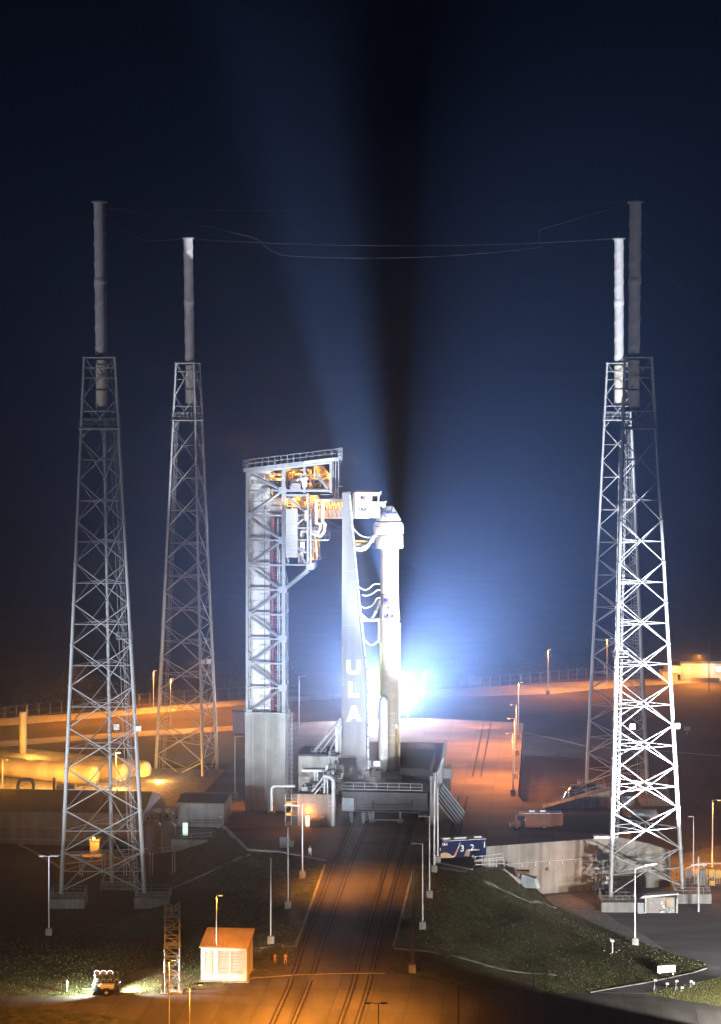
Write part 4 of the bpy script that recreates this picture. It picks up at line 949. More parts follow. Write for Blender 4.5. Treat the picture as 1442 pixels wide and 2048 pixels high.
# shed on the slope left of the service tower
t, u, p = pthing("utility_shed", "grey ribbed shed with dark roof and glowing white doorway below", "shed", 440, 1655)
_, v0, v1, ze, zr = gable(t, u, 357, 448, 1656, 1607, 1590, 9, spanel, roofd, .25, .5)
m = MB(blk); m.rail([PL(378, 1652, u - 2), PL(443, 1652, u - 2)], 1.1, 3., .05); m.build("railing", t)
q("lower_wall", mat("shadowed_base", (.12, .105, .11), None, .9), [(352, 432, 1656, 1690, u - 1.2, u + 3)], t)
q("doorway", doorG, [(365.5, 375, 1646, 1670.5, u - 1.5, u - 1.22)], t)
m = MB(steel); m.rail([PL(362, 1682, u - 4), PL(423, 1678, u - 4)], 1.2, 2.2, .05); m.build("railing", t)
q("wall_sign", white, [(439, 444, 1633, 1635, u - .1, u - .02)], t)
m = MB(concw); m.prism([PL(342, 1680, u - 3.5), PL(424, 1681, u - 3.5), PL(352, 1703, u - 3.5), PL(342, 1703, u - 3.5)], UD * 1.); single(m, "ramp_wall", "wedge shaped beige concrete wall under the shed's railing", "wall", PL(352, 1703, u - 3.5), -ANG)
# blocks at the foot of the service tower
t, u, p = pthing("block_house", "concrete block house with open lit door left of the platform", "block house", 640, 1653)
UB = u
q("lower_block", mat("block_concrete", (.34, .31, .27), (.26, .24, .21), .85, 0, .4, streak=.5), [(597, 668, 1588, 1654, u, u + 8)], t)
q("upper_block", concu, [(597, 676, 1512, 1600, u + 8.02, u + 16)], t)
q("block_roof", roofd, [(595, 678, 1508, 1512, u + 7.8, u + 16.2), (596, 669, 1586.2, 1588, u - .1, u + 8)], t)
q("doorway", doorG, [(611.5, 618.5, 1632, 1655, u - .06, u - .01)], t)
m = MB(lampS); m.ball(PL(616, 1625, u - .5), .2, 8); m.build("wall_lamp", t); point("door_light", PL(616, 1624, u - 1.2), 650, SOD, .15)
q("dark_cabinet", mat("cabinet_maroon", (.10, .05, .05), None, .6), [(620, 641, 1640, 1656, u - 1.8, u - .3)], t)
q("wall_boxes", concw, [(656, 668, 1602, 1606, u - .3, u - .02), (656, 668, 1609, 1613, u - .3, u - .02), (641, 649, 1632, 1652, u - .2, u - .02)], t)
m = MB(steel)
m.rail([PL(598, 1586, u + 1), PL(655, 1586, u + 1)], 1.1, 1.2, .04); m.rail([PL(622, 1508, u + 9), PL(652, 1508, u + 9)], 1.1, 1., .04); m.build("railing", t)
m = MB(white); m.tube([PL(604, 1541, u + 7), PL(652, 1541.5, u + 7), PL(656, 1530, u + 7)], .28, 8)
for x in (630, 635): m.tube([PL(x, 1543, u + 7), PL(x, 1571, u + 7)], .22, 6)
m.build("white_header_pipe", t)
m = MB(steel); m.tube([PL(646, 1552, u - .4), PL(660, 1554, u - .4), PL(667, 1560, u - .4), PL(667.5, 1652, u - .4)], .4, 10); m.build("large_elbow_pipe", t)
m = MB(steel)
for a, b in (((648, 1553), (624, 1583)), ((654, 1560), (629, 1588)), ((649, 1556), (649, 1586)), ((655, 1560), (655, 1588))): m.tube([PL(*a, u), PL(*b, u)], .16, 6)
each(m, "pipe_strut", t)
m = MB(soot, dsteel)
for k in range(60):
    x = rnd.uniform(600, 684); y = rnd.uniform(1548 if x > 640 else 1566, 1588); uu = u + rnd.uniform(1, 7); m.m = int(rnd.random() < .4); pp = PL(x, y, uu)
    if k % 2: m.box(pp, (rnd.uniform(.4, 1.2), .8, rnd.uniform(.3, 1.1)))
    else: m.bar(pp, pp + Vector((rnd.uniform(-2, 2), 0, rnd.uniform(-.6, .6))), .1, 6)
each(m, "roof_equipment", t, merge=False)
# braced lattice column behind
t = thing("braced_column", "pale lattice column with slanting braces left of the mast foot", "column", PL(674, 1512, UB + 12), -ANG)
m = MB(steel)
m.qbox(671, 676.5, 1455, 1560, UB + 10, UB + 10.6); m.build("column", t)
m = MB(dsteel); m.qbox(678, 683, 1440, 1545, UB + 10, UB + 10.6); m.build("dark_column", t)
m = MB(steel)
for a, b, w_ in (((682, 1436), (619, 1514), .35), ((684, 1452), (660, 1500), .15), ((670, 1466), (640, 1506), .15)): m.beam(PL(*a, UB + 10), PL(*b, UB + 10), w_)
m.build("brace", t)
m = MB(steel); m.beam(PL(659, 1502, UB + 8), PL(659, 1530, UB + 8), .3)
for k in range(8): m.bar(PL(658, 1500 + k * 3.6, UB + 8), PL(670, 1500 + k * 3.6, UB + 8), .05, 4)
each(m, "caged_ladder", t)
# external staircase between concrete base and block house
v, z = VZ(584, 1655, UB); t = thing("staircase_tower", "open steel staircase lit orange between tower base and block house", "staircase", PF(v, UB, 7), -ANG)
m = MB(steel)
for x in (571, 583, 596):
    for uu in (UB, UB + 3): m.beam(PL(x, 1588, uu), PL(x, 1654, uu), .14)
m.build("frame", t)
m = MB(dsteel)
for y in (1609, 1630, 1650): m.qbox(570, 597, y, y + 1.5, UB, UB + 3)
each(m, "landing", t)
m = MB(dsteel)
for k, (ya, yb) in enumerate(((1588, 1609), (1609, 1630), (1630, 1651))):
    for i in range(9): y = ya + (yb - ya) * i / 9; m.qbox(584.5, 595, y, y + .8, UB + .3 + i * .25, UB + .6 + i * .25)
m.build("steps", t)
m = MB(steel); m.rail([PL(571, 1609, UB - .1), PL(597, 1609, UB - .1)], 1.1, 1., .04); m.build("railing", t)
q("landing_edge", steel, [(569, 600, 1609.5, 1613, UB - .15, UB - .02)], t)
point("stair_light", PL(577, 1600, UB + 1), 420, SOD, .2); point("stair_light", PL(577, 1622, UB + 1), 300, SOD, .2); point("stair_light", PL(590, 1604, UB - .6), 90, SOD, .1)
# pipe from the tower base and two yellow bollards
m = MB(steel); m.tube([PL(590, 1572, UB), PL(549, 1572, UB), PL(544, 1576, UB), PL(543, 1586, UB), PL(543.5, 1622, UB)], .26, 10); single(m, "bent_pipe", "light bent pipe in front of the tower's concrete base", "pipe", PL(543.5, 1622, UB), -ANG)
for x, l in ((537.5, "left"), (549, "right")):
    pp = hit(x, 1625); m = MB(yel); m.bar(pp, pp + Vector((0, 0, 1.1)), .16, 10); m.ball(pp + Vector((0, 0, 1.1)), .16, 8); single(m, "bollard", f"yellow bollard just {l} of the bent pipe's foot", "bollard", pp, 0, "yellow bollards by the pipe")
# dark bins on the pad
pp = hit(572, 1694); t = thing("waste_container", "dark container with a green bin on the pad edge", "container", pp, -ANG)
m = MB(blk); m.box(pp + Vector((-.2, 0, .9)), (1.8, 1.5, 1.8)); m.box(pp + Vector((-.2, 0, 1.84)), (1.9, 1.6, .1)); m.build("container_body", t)
m = MB(greenbin); m.hexa([pp + Vector(a) for a in ((.75, -.5, .1), (1.35, -.5, .1), (1.35, .3, .1), (.75, .3, .1))], [pp + Vector(a) for a in ((.7, -.6, 1.2), (1.45, -.6, 1.2), (1.45, .4, 1.2), (.7, .4, 1.2))]); m.build("bin", t)
# box building at the back, left of the tower
pp = G(478, 1467, GZ); uu = (pp - O).dot(UD); t = thing("storage_building", "plain box building in shade behind the service tower's base", "building", pp, -ANG)
q("front_wall", mat("storage_wall", (.20, .15, .15), (.16, .12, .12), .8), [(465, 560, 1424, 1475, uu, uu + 8)], t); q("flat_roof", roofd, [(463, 562, 1420, 1424, uu - .3, uu + 8.3)], t)
# equipment shed in the foreground
t, u, p = pthing("equipment_shed", "pink lit louvred shed with tan roof at the foreground kerb", "shed", 447, 1963)
v0, z0 = VZ(402, 1963, u); v1, z1 = VZ(493, 1897, u); dep = 6.
wm = mat("shed_cream", (.74, .66, .58), (.62, .55, .48), .7, 0, .5, streak=1.)
m = MB(wm); m.pbox(v0, v1, u, u + dep, z0 - .8, z1); m.prism([PF(v1 - .1, u, z1), PF(v1 - .1, u + dep, z1 + .9), PF(v1 - .1, u + dep, z1)], VD * .1); m.prism([PF(v0, u, z1), PF(v0, u + dep, z1 + .9), PF(v0, u + dep, z1)], VD * .1); m.build("wall", t)
m = MB(roofo); a = [PF(v0 - .2, u - .3, z1), PF(v1 + .3, u - .3, z1), PF(v1 + .3, u + dep + .3, z1 + 1.), PF(v0 - .2, u + dep + .3, z1 + 1.)]; m.hexa(a, [q_ + Vector((0, 0, .15)) for q_ in a]); m.build("roof", t)
lm = mat("louvre_brown", (.40, .30, .27), (.33, .25, .22), .6)
for a, b in ((408, 424), (435, 459.5), (461, 486)):
    f = q("louvre_frame", wm, [(a, b, 1901, 1902.5, u - .1, u - .01), (a, b, 1947.5, 1949, u - .1, u - .01), (a, a + .9, 1902.5, 1947.5, u - .1, u - .01), (b - .9, b, 1902.5, 1947.5, u - .1, u - .01)], t)
    m = MB(lm)
    for k in range(15): y = 1903 + k * 3.; m.hexa([PL(a + 1, y, u - .02), PL(b - 1, y, u - .02), PL(b - 1, y + 1.6, u - .12), PL(a + 1, y + 1.6, u - .12)], [PL(a + 1, y + .5, u - .02), PL(b - 1, y + .5, u - .02), PL(b - 1, y + 2.1, u - .12), PL(a + 1, y + 2.1, u - .12)])
    m.build("louvre", f)
q("base_slab", conc, [(398, 497, 1962, 1966, u - .6, u + dep)], t)

# ------------------------------------------------------------------ storage tanks left
A0 = W(197, 1550, 420); dirv = Vector((-29, 14.5, 0)).normalized()
for i, (px, py, D, ln, lb) in enumerate(((186, 1551, 420, 34, "nearest long cream tank, lowest of the three"), (243, 1546.5, 426, 40, "middle long cream tank behind the near one"), (290, 1541, 431, 46, "farthest long cream tank ending beside the orange lit tower foot"))):
    c = W(px, py, D); t = thing("storage_tank", lb, "storage tank", (c.x, c.y, 3), 0, "long horizontal storage tanks")
    m = MB(tankm); r = 2.12
    M = dirv.to_track_quat('Z', 'Y').to_matrix().to_4x4(); prof = []
    for k in range(7): a = math.pi / 2 * k / 6; prof.append((max(.02, r * math.sin(a)), -.9 * math.cos(a)))
    prof += [(r, ln)] + [(max(.02, r * math.cos(a)), ln + .9 * math.sin(a)) for a in [math.pi / 2 * k / 6 for k in range(1, 7)]]
    m.lathe(c, prof, 36, M); m.build("tank_shell", t)
    m = MB(conc)
    for s in (3.5, ln * .5, ln - 4): q_ = c + dirv * s; m.box((q_.x, q_.y, q_.z - 2.6), (2.6, 1.2, 2.2))
    each(m, "saddle", t)
    for s, (tx, tw) in enumerate((("LIQUID", 1.), ("OXYGEN", 1.))):
        nx = Vector((-dirv.y, dirv.x, 0)) * -1
        text("lettering", "GASEOUS NITROGEN" if s == 0 else "2640 PSI", c + dirv * 17 - Vector((-dirv.y, dirv.x, 0)).normalized() * -r * 1.0 * (-1 if (Vector((-dirv.y, dirv.x, 0)) ).y > 0 else 1) + Vector((0, 0, .6 - s * .8)), -dirv, (0, 0, 1), .55, mat("faded_lettering", (.32, .27, .2), None, .7), t, .03) if i == 0 and False else None
spot("tank_flood", W(60, 1495, 408), W(60, 1545, 425), 13000, 125, .4, (1, .43, .08), .4); spot("tank_flood", W(230, 1500, 410), W(240, 1545, 425), 11000, 120, .4, (1, .43, .08), .4); point("tank_yard_light", W(58, 1490, 433), 2500, (1, .5, .1), .3); point("tank_yard_light", W(80, 1566, 413), 5000, (1, .43, .08), .4); point("tank_yard_light", W(235, 1568, 416), 4500, (1, .48, .09), .4); point("tank_yard_light", W(-40, 1560, 414), 7000, (1, .43, .08), .4)  # point nearest the vent stack is added to brighten it
c = W(45, 1500, 440); t = thing("vent_stack", "upright cream vent stack with a thin rod behind the tanks", "vent stack", (c.x, c.y, 3))
m = MB(tankm); m.lathe((c.x, c.y, c.z - 3), [(.78, 0), (.78, 3 + (1500 - 1424) * 440 / F)], 20); m.build("stack", t)
m = MB(steel); q_ = c + Vector((.9, 0, 0)); m.bar(q_, q_ + Vector((0, 0, 9.7)), .07, 5); m.build("lightning_rod", t)
c = W(35, 1582, 400); m = MB(tankm); m.tube([W(36, 1590, 402), W(36, 1568, 402), W(39, 1561, 402), W(45, 1559, 402), W(58, 1559, 402), W(64, 1561, 402), W(67, 1568, 402), W(67, 1590, 402)], .38, 10); single(m, "pipe_loop", "cream pipe bent into an arch before the nearest tank", "pipe", (c.x, c.y, 3))
for x in (16, 74):
    m = MB(steel); a = W(x, 1590, 402); m.tube([a, a + Vector((0, 0, 1.8)), a + Vector((1., 0, 1.8))], .06, 5); single(m, "pipe_stub", "small railing stub left of the pipe arch" if x < 30 else "small railing stub right of the pipe arch", "pipe", a)
m = MB(conc); a = W(118, 1580, 404); m.box((a.x + 1.4, a.y, a.z), (3.6, 2, 2.)); m.box((a.x - 1., a.y, a.z + 1.2), (.5, .5, 2.6)); single(m, "tank_plinth", "concrete plinth under the nearest tank end", "plinth", (a.x, a.y, 3))
c = MB(conc); c.pbox(*(-110, -40), (W(0, 1600, 400) - O).dot(UD) + 1, (W(0, 1600, 400) - O).dot(UD) + 42, GZ - 1, 4.2); struct(c, "tank_yard_ground")
# process equipment between bunker and shed
t = thing("process_skid", "jumble of pipes and valves between bunker gable and shed", "pipework", G(320, 1690, GZ))
m = MB(soot, steel, brown)
for k in range(98):
    x = rnd.uniform(287, 354); y = rnd.uniform(1612 + abs(x - 330) * .3, 1690); a = W(x, y, rnd.uniform(378, 392)); m.m = rnd.choice((0, 0, 1, 2)); c = rnd.random()
    if c < .55: m.bar(a, a + Vector((rnd.uniform(-2.5, 2.5), rnd.uniform(-1, 1), rnd.uniform(-.8, .8))), rnd.uniform(.06, .2), 6)
    elif c < .8: m.bar(a, a - Vector((0, 0, 2.)), rnd.uniform(.06, .12), 6)
    else: m.ball(a, rnd.uniform(.25, .6), 8)
each(m, "pipe", t, merge=False)
m = MB(mat("maroon_tank", (.16, .06, .05), (.11, .04, .035), .5)); a = W(303, 1695, 372); m.lathe(a, [(1.75, -1), (1.75, 4.2), (1.4, 4.8), (.3, 5.)], 24); m.build("upright_tank", t)
m = MB(dsteel); a = W(335, 1690, 375); m.lathe(a, [(1.3, -1), (1.3, 3.6), (.9, 4.3), (.1, 4.6)], 24); m.build("small_upright_tank", t)
m = MB(steel)
for i, (a, b) in enumerate((((130, 1705), (351, 1694)), ((130, 1728), (346, 1702)), ((100, 1711), (250, 1702)))): m.tube([W(a[0], a[1], 366 + i), W(b[0], b[1], 372 + i)], .1, 6)
for x in (160, 205, 248, 300, 345): 
    for d_ in (0, 5): a = W(x + d_, 1706, 368); m.bar(a, (a.x, a.y, GZ - .2), .1, 5)
single(m, "pipe_rack", "long pale pipes on posts crossing behind the left near tower", "pipe rack", G(200, 1735, GZ))

# ------------------------------------------------------------------ right side: retaining walls and yard
def wallpts(m_, pts, thick=.5, zb=GZ - .3):
    m = MB(m_)
    for a, b in zip(pts, pts[1:]):
        y = Vector((0, thick, 0)); m.hexa([Vector((a.x, a.y, zb)), Vector((b.x, b.y, zb)), Vector((b.x, b.y, zb)) + y, Vector((a.x, a.y, zb)) + y], [a, b, b + y, a + y])
    return m
a, b = G(967, 1694, 7.), G(1191, 1678, 7.); lift = Vector((0, -.35, .12))
t = thing("retaining_wall", "long pale concrete retaining wall below the orange truck", "retaining wall", G(1080, 1757, GZ))
wallpts(concw, [a + lift, b + lift], .5).build("wall_face", t)
m = MB(white); m.tube([a.lerp(b, k / 10) + Vector((0, -.45, -3.2)) for k in range(11)], .04, 4)
for k in range(8): c = a.lerp(b, .1 + k * .12); m.box(c + Vector((0, -.45, -3.6)), (.12, .1, .6))
m.build("cable_run", t)
m = MB(brown); c = a.lerp(b, .56) + Vector((0, -.5, -4.6)); m.box(c, (.5, .2, .5)); m.build("hazard_plate", t)
t = thing("stepped_wall", "taller pale wall sloping down behind the bright tower's legs", "retaining wall", G(1260, 1745, GZ))
wallpts(concw, [W(1190.5, 1673, b.y - .3), W(1232, 1673, b.y - .3), W(1300, 1688, b.y + 1), W(1341, 1702, b.y + 2), W(1341, 1716, b.y + 2)], .9).build("wall_face", t)
m = MB(white); q_ = W(1191, 1672, b.y - .6); m.box(q_ + Vector((1.9, .6, -.2)), (4.4, 1.6, .5)); m.build("coping", t)
# brown mound behind the wall and inclined ramp wall
m = MB(soil); c = G(1180, 1650, 7); n = 18; vs = [Vector((c.x, c.y, 8.8))]; fs = []
for j in range(1, 5):
    for i in range(n): a_ = 2 * math.pi * i / n; rr = j / 4; vs.append(Vector((c.x + 14 * rr * math.cos(a_) * rnd.uniform(.95, 1.05), c.y + 7 * rr * math.sin(a_), 6.9 + 1.9 * (1 - rr ** 2))))
for i in range(n): fs.append((0, 1 + i, 1 + (i + 1) % n))
for j in range(3):
    for i in range(n): fs.append((1 + j * n + i, 1 + (j + 1) * n + i, 1 + (j + 1) * n + (i + 1) % n, 1 + j * n + (i + 1) % n))
m.add(vs, fs, True); struct(m, "mound_terrain")
t = thing("inclined_ramp", "white walled ramp with handrail climbing behind the brown mound", "ramp", G(1200, 1630, 7))
m = MB(concw); D_ = 383.; m.prism([W(1088, 1616, D_), W(1150, 1599, D_), W(1240, 1576, D_ + 4), W(1240, 1650, D_ + 4), W(1088, 1640, D_)], (0, 3, 0)); m.build("ramp_wall", t)
m = MB(steel); m.rail([W(1092, 1614, D_), W(1150, 1598, D_), W(1240, 1575, D_ + 4)], 1.3, 2.4, .05); m.build("railing", t)
t = thing("cooling_stack", "grey block with horizontal bands seen through the bright tower", "stack", G(1256, 1650, 5))
q_ = G(1256, 1652, 5); m = MB(mastm); m.box((q_.x, q_.y, q_.z + 2.8), (2.2, 2., 6.)); m.build("stack_body", t)
m = MB(dsteel)
for k in range(6): m.box((q_.x + .3, q_.y - 1.03, q_.z + .6 + k), (1.2, .06, .25))
each(m, "band", t)
c = W(1290, 1628, 374); t = thing("small_tank", "small grey horizontal tank right of the banded block", "storage tank", (c.x, c.y, 5)); m = MB(steel); M = Matrix.Rotation(R(90), 4, 'Y'); m.lathe(c + Vector((-2.2, 0, 0)), [(.1, -.5), (.6, -.35), (.85, 0), (.85, 4.2), (.6, 4.5), (.1, 4.7)], 20, M); m.build("tank_shell", t); m = MB(dsteel); m.box(c + Vector((0, 0, -1.2)), (3, 1, .8)); each(m, "saddle", t)
# shiny vessel with pipework
c = W(1144, 1588, 396); t = thing("steel_vessel", "shiny domed vessel with pipework left of the bright tower", "vessel", (c.x, c.y, 6))
m = MB(mat("polished_steel", (.75, .72, .74), (.7, .68, .7), .18, 1., .5)); m.lathe(c + Vector((0, 0, -2)), [(2.1, 0), (2.1, 1.6), (1.7, 2.8), (1., 3.6), (.05, 3.9)], 28, Matrix.Rotation(R(22), 4, 'Y')); m.build("dome", t)
m = MB(steel, blk)
for a_, b_ in (((1118, 1575), (1130, 1575)), ((1141, 1570), (1172, 1570)), ((1160, 1562), (1160, 1578)), ((1172, 1561), (1172, 1577)), ((1148, 1582), (1172, 1570)), ((1150, 1588), (1166, 1578)), ((1173, 1562), (1184, 1563)), ((1141, 1570), (1143, 1578)), ((1166, 1570), (1176, 1576))): m.bar(W(*a_, 393), W(*b_, 393), .12, 6)
m.m = 1
for k in range(26): q_ = W(rnd.uniform(1146, 1200), rnd.uniform(1572, 1592), rnd.uniform(394, 400)); m.box(q_, (rnd.uniform(.5, 2), 1, rnd.uniform(.3, 1.4)))
each(m, "pipework", t)
# covered trailer at the foot of the wall
c = hit(1058, 1775); t = thing("covered_trailer", "grey wedge shaped covered trailer at the foot of the pale wall", "trailer", c)
m = MB(dsteel); m.prism([c + Vector(v) for v in ((-2., -.8, .1), (1.4, -.8, .1), (.9, -.8, 1.7), (-1.3, -.8, 2.5))], (0, 2., 0)); m.build("cover", t); m = MB(brown); m.box(c + Vector((-1., .4, 2.7)), (2.2, 1.2, .35)); m.build("top_box", t); m = MB(steel); m.hexa([c + Vector(v) for v in ((1.2, -.9, .1), (1.9, -.9, .1), (1.9, 1, .1), (1.2, 1, .1))], [c + Vector(v) for v in ((.8, -.9, 1.8), (1.3, -.9, 1.8), (1.3, 1, 1.8), (.8, 1, 1.8))]); m.build("end_panel", t)
# stairs and railing by the bus
t = thing("stair_railing", "white handrails on a low concrete stair right of the painted bus", "railing", G(980, 1737, 5.5))
m = MB(white); m.rail([G(949, 1737, 6.), G(1008, 1734, 5.8)], 1.25, 1.3, .06); m.rail([G(950, 1728, 6.4), G(1006, 1722, 6.2)], 1.25, 1.3, .06); m.build("handrail", t)
m = MB(concw); a_, b_ = G(944, 1739, 6.), G(1010, 1737, 5.6); m.hexa([a_ - Vector((0, 0, 2)), b_ - Vector((0, 0, 2)), b_ - Vector((0, -1.2, 2)), a_ - Vector((0, -1.2, 2))], [a_, b_, b_ + Vector((0, 1.2, 0)), a_ + Vector((0, 1.2, 0))]); m.build("low_wall", t)
m = MB(concw); a_, b_ = G(1008, 1739, 5.6), G(1080, 1792, GZ + .5); m.hexa([a_ - Vector((.3, 0, 3)), a_ - Vector((-.3, 0, 3)), b_ - Vector((-.3, 0, 3)), b_ - Vector((.3, 0, 3))], [a_ - Vector((.3, 0, 0)), a_ + Vector((.3, 0, 0)), b_ + Vector((.3, 0, 0)), b_ - Vector((.3, 0, 0))]); single(m, "sloping_wall", "narrow concrete coping running down the grass below the wall", "wall", b_)
m = MB(steel); c = G(978, 1724, 7)
for k in range(10): q_ = W(rnd.uniform(968, 984), rnd.uniform(1702, 1718), c.y); m.bar(q_, q_ + Vector((rnd.uniform(-1, 1), 0, rnd.uniform(-.6, .6))), .07, 5)
single(m, "valve_cluster", "small valve cluster against the wall behind the bus", "pipework", c)
# shelter beside the bright tower
c = hit(1320, 1826); D_ = c.y; t = thing("equipment_shelter", "white roofed shelter with grey double doors at bright tower's foot", "shelter", c)
def fb(name, m_, x0, x1, y0, y1, d0, d1, par=None):
    m = MB(m_); A_ = [W(x0, y1, D_), W(x1, y1, D_), W(x1, y0, D_), W(x0, y0, D_)]; m.hexa([p_ + Vector((0, d0, 0)) for p_ in A_], [p_ + Vector((0, d1, 0)) for p_ in A_]); return m.build(name, par or t)
fb("shelter_wall", concw, 1290, 1356, 1795, 1828, 0, 3)
m = MB(white); m.hexa([W(1279, 1797, D_ - 1.), W(1286, 1792, D_ - 1), W(1357, 1787, D_ - .6), W(1357, 1789, D_ - .6)], [W(1292, 1794, D_ + 3), W(1298, 1786, D_ + 3), W(1354, 1781, D_ + 3), W(1354, 1783, D_ + 3)]); m.build("roof", t)
m = MB(white)
for x in (1291, 1354): m.beam(W(x, 1796, D_ - .8), W(x, 1826, D_ - .8), .15)
each(m, "canopy_post", t)
for a_ in (1297, 1310):
    d = fb("door", mat("door_grey", (.30, .28, .26), None, .6), a_, a_ + 11.5, 1798, 1824, -.08, -.01); fb("handle", white, a_ + 4, a_ + 5.5, 1804, 1806, -.14, -.09, d)
fb("meter_box", mat("meter_tan", (.5, .36, .2), None, .6), 1332, 1344, 1797, 1809, -.25, -.01); fb("vent_grille", dsteel, 1348.5, 1355, 1800, 1808, -.1, -.01); fb("notice_board", tankm, 1321, 1326, 1802, 1810, -.1, -.01)
m = MB(white)
for k in range(16): x = rnd.uniform(1322, 1354); y = rnd.uniform(1811, 1824); q_ = W(x, y, D_ - .3); m.box(q_, (rnd.uniform(.2, .8), .3, rnd.uniform(.1, .35)))
each(m, "stacked_fitting", t)
c = hit(1283, 1827); m = MB(dsteel, steel); m.box(c + Vector((0, .5, .85)), (1.3, 1., 1.7)); m.m = 1; m.box(c + Vector((0, .45, 1.74)), (1.4, 1.1, .08)); single(m, "transformer_cabinet", "grey cabinet standing left of the white roofed shelter", "cabinet", c)
# pipe yard right edge
t = thing("pipe_yard", "orange lit racks and white cabinets at the right edge", "pipework", hit(1410, 1785))
m = MB(steel); m.tube([W(1372, 1737, 362), W(1397, 1727, 362), W(1445, 1727, 362), W(1480, 1730, 362)], .14, 6)
for k in range(18): x = 1374 + k * 5; m.bar(W(x, 1738, 362), W(x, 1785, 362), .1, 5)
m.build("rack", t)
m = MB(mastm)
for x in (1374, 1381, 1402, 1408, 1446): c = W(x, 1775, 361); m.box((c.x, c.y, c.z + 1.4), (.45, .5, 3.6))
each(m, "white_cabinet", t)
m = MB(yel)
for x, y in ((1424, 1745), (1424, 1768), (1436, 1748)): c = W(x, y, 361); m.box(c, (1., .6, 1.3))
each(m, "yellow_box", t)
m = MB(soot, steel)
for k in range(60): c = W(rnd.uniform(1345, 1445), rnd.uniform(1735, 1768), rnd.uniform(363, 374)); m.m = k % 2; m.bar(c, c + Vector((rnd.uniform(-2, 2), rnd.uniform(-1, 1), rnd.uniform(-.4, .8))), .08, 5)
each(m, "loose_pipe", t)
point("pipe_yard_light", W(1400, 1722, 372), 3000, SOD, .3); point("yard_back_light", W(1300, 1725, 366), 3200, SOD, .3); point("yard_back_light", W(1150, 1740, 350), 700, SOD, .3)
t = thing("valve_skid", "dark machinery frame left of the bright tower's foot", "machinery", hit(1208, 1790))
m = MB(blk, soot, steel)
for k in range(80):
    x = rnd.uniform(1190, 1224); y = rnd.uniform(1704, 1795); c = W(x, y, rnd.uniform(352, 356)); m.m = rnd.choice((0, 0, 1, 2)); 
    if k % 3: m.bar(c, c + Vector((rnd.uniform(-1.6, 1.6), 0, rnd.uniform(-.3, .3))), .07, 5)
    else: m.box(c, (rnd.uniform(.4, 1.2), .8, rnd.uniform(.3, .9)))
for x in (1192, 1206, 1222): m.bar(W(x, 1708, 354), W(x, 1800, 354), .1, 5)
each(m, "machinery", t)
m = MB(glass); m.box(W(1207, 1712, 353), (2.4, 1., 1.1)); m.build("control_cabin", t)

# white notice board, camera pole, little floodlights
c = hit(1332, 1949); t = thing("notice_board", "glaring white board on two feet on the grass point", "sign", c)
A_ = [W(1315, 1946.5, c.y), W(1351, 1944, c.y + .6), W(1351, 1930, c.y + .6), W(1315, 1932, c.y)]
m = MB(white); m.prism(A_, (0, .25, 0)); m.build("board", t); m = MB(white)
for x in (1320, 1346): q_ = W(x, 1946, c.y + .1); m.box(q_ + Vector((0, .1, -.35)), (.2, .5, .8)); m.box(q_ + Vector((0, .1, -.75)), (.6, .9, .1))
each(m, "foot", t)
m = MB(mat("faint_print", (.55, .56, .62), None, .6))
for k in range(3): q_ = W(1333, 1935.5 + k * 3, c.y + .2); m.box(q_ + Vector((0, -.12, 0)), (1.7 - .3 * (k % 2), .03, .06))
each(m, "faint_line", t)
c = hit(1225, 1906); t = thing("camera_pole", "short white camera pole on the dark grass bank", "camera", c); m = MB(white); m.bar(c, c + Vector((0, 0, 1.8)), .12, 8); m.build("pole", t); m = MB(white); m.box(c + Vector((-.05, 0, 1.95)), (.6, .5, .35)); m.box(c + Vector((-.3, 0, 2.2)), (.2, .3, .2)); m.build("camera_head", t)
for k, (x, y) in enumerate(((1208, 1902), (1221, 1908), (1232, 1905), (1238, 1901))):
    m = MB(concw); c = hit(x, y); m.ball(c + Vector((0, 0, .05)), .22, 6, .7); single(m, "stone", ["leftmost pale stone by the camera pole", "pale stone just left of the camera pole's foot", "pale stone right of the camera pole's foot", "farthest right pale stone by the camera pole"][k], "stone", c, 0, "stones by the camera pole")
vlm = mat("verge_lamp_grey", (.5, .5, .52), None, .5)
for k, (x, y, lb) in enumerate(((1309, 1980, "dark stand with white light head, leftmost on the verge"), (1333, 1975, "tiny low light head near the concrete path"), (1352, 1981, "light head on thin stand between two others"), (1363, 1983, "squat white light head nearest the bright grass"), (1381, 1976, "double light head at the right end of the row"))):
    c = hit(x, y); h = (1.35, .5, 1.3, .5, .9)[k]; t = thing("verge_light", lb, "spotlight", c, 0, "small spotlights on the verge"); m = MB(dsteel); m.bar(c, c + Vector((0, 0, h)), .04, 5)
    for a_ in (0, 2.1, 4.2): m.bar(c + Vector((0, 0, h * .5)), c + Vector((.35 * math.cos(a_), .35 * math.sin(a_), 0)), .03, 4)
    m.build("stand", t); m = MB(vlm); m.box(c + Vector((.1, 0, h + .1)), (.45, .3, .28)); 
    if k == 4: m.box(c + Vector((.45, 0, h - .15)), (.3, .3, .35))
    m.build("light_head", t)

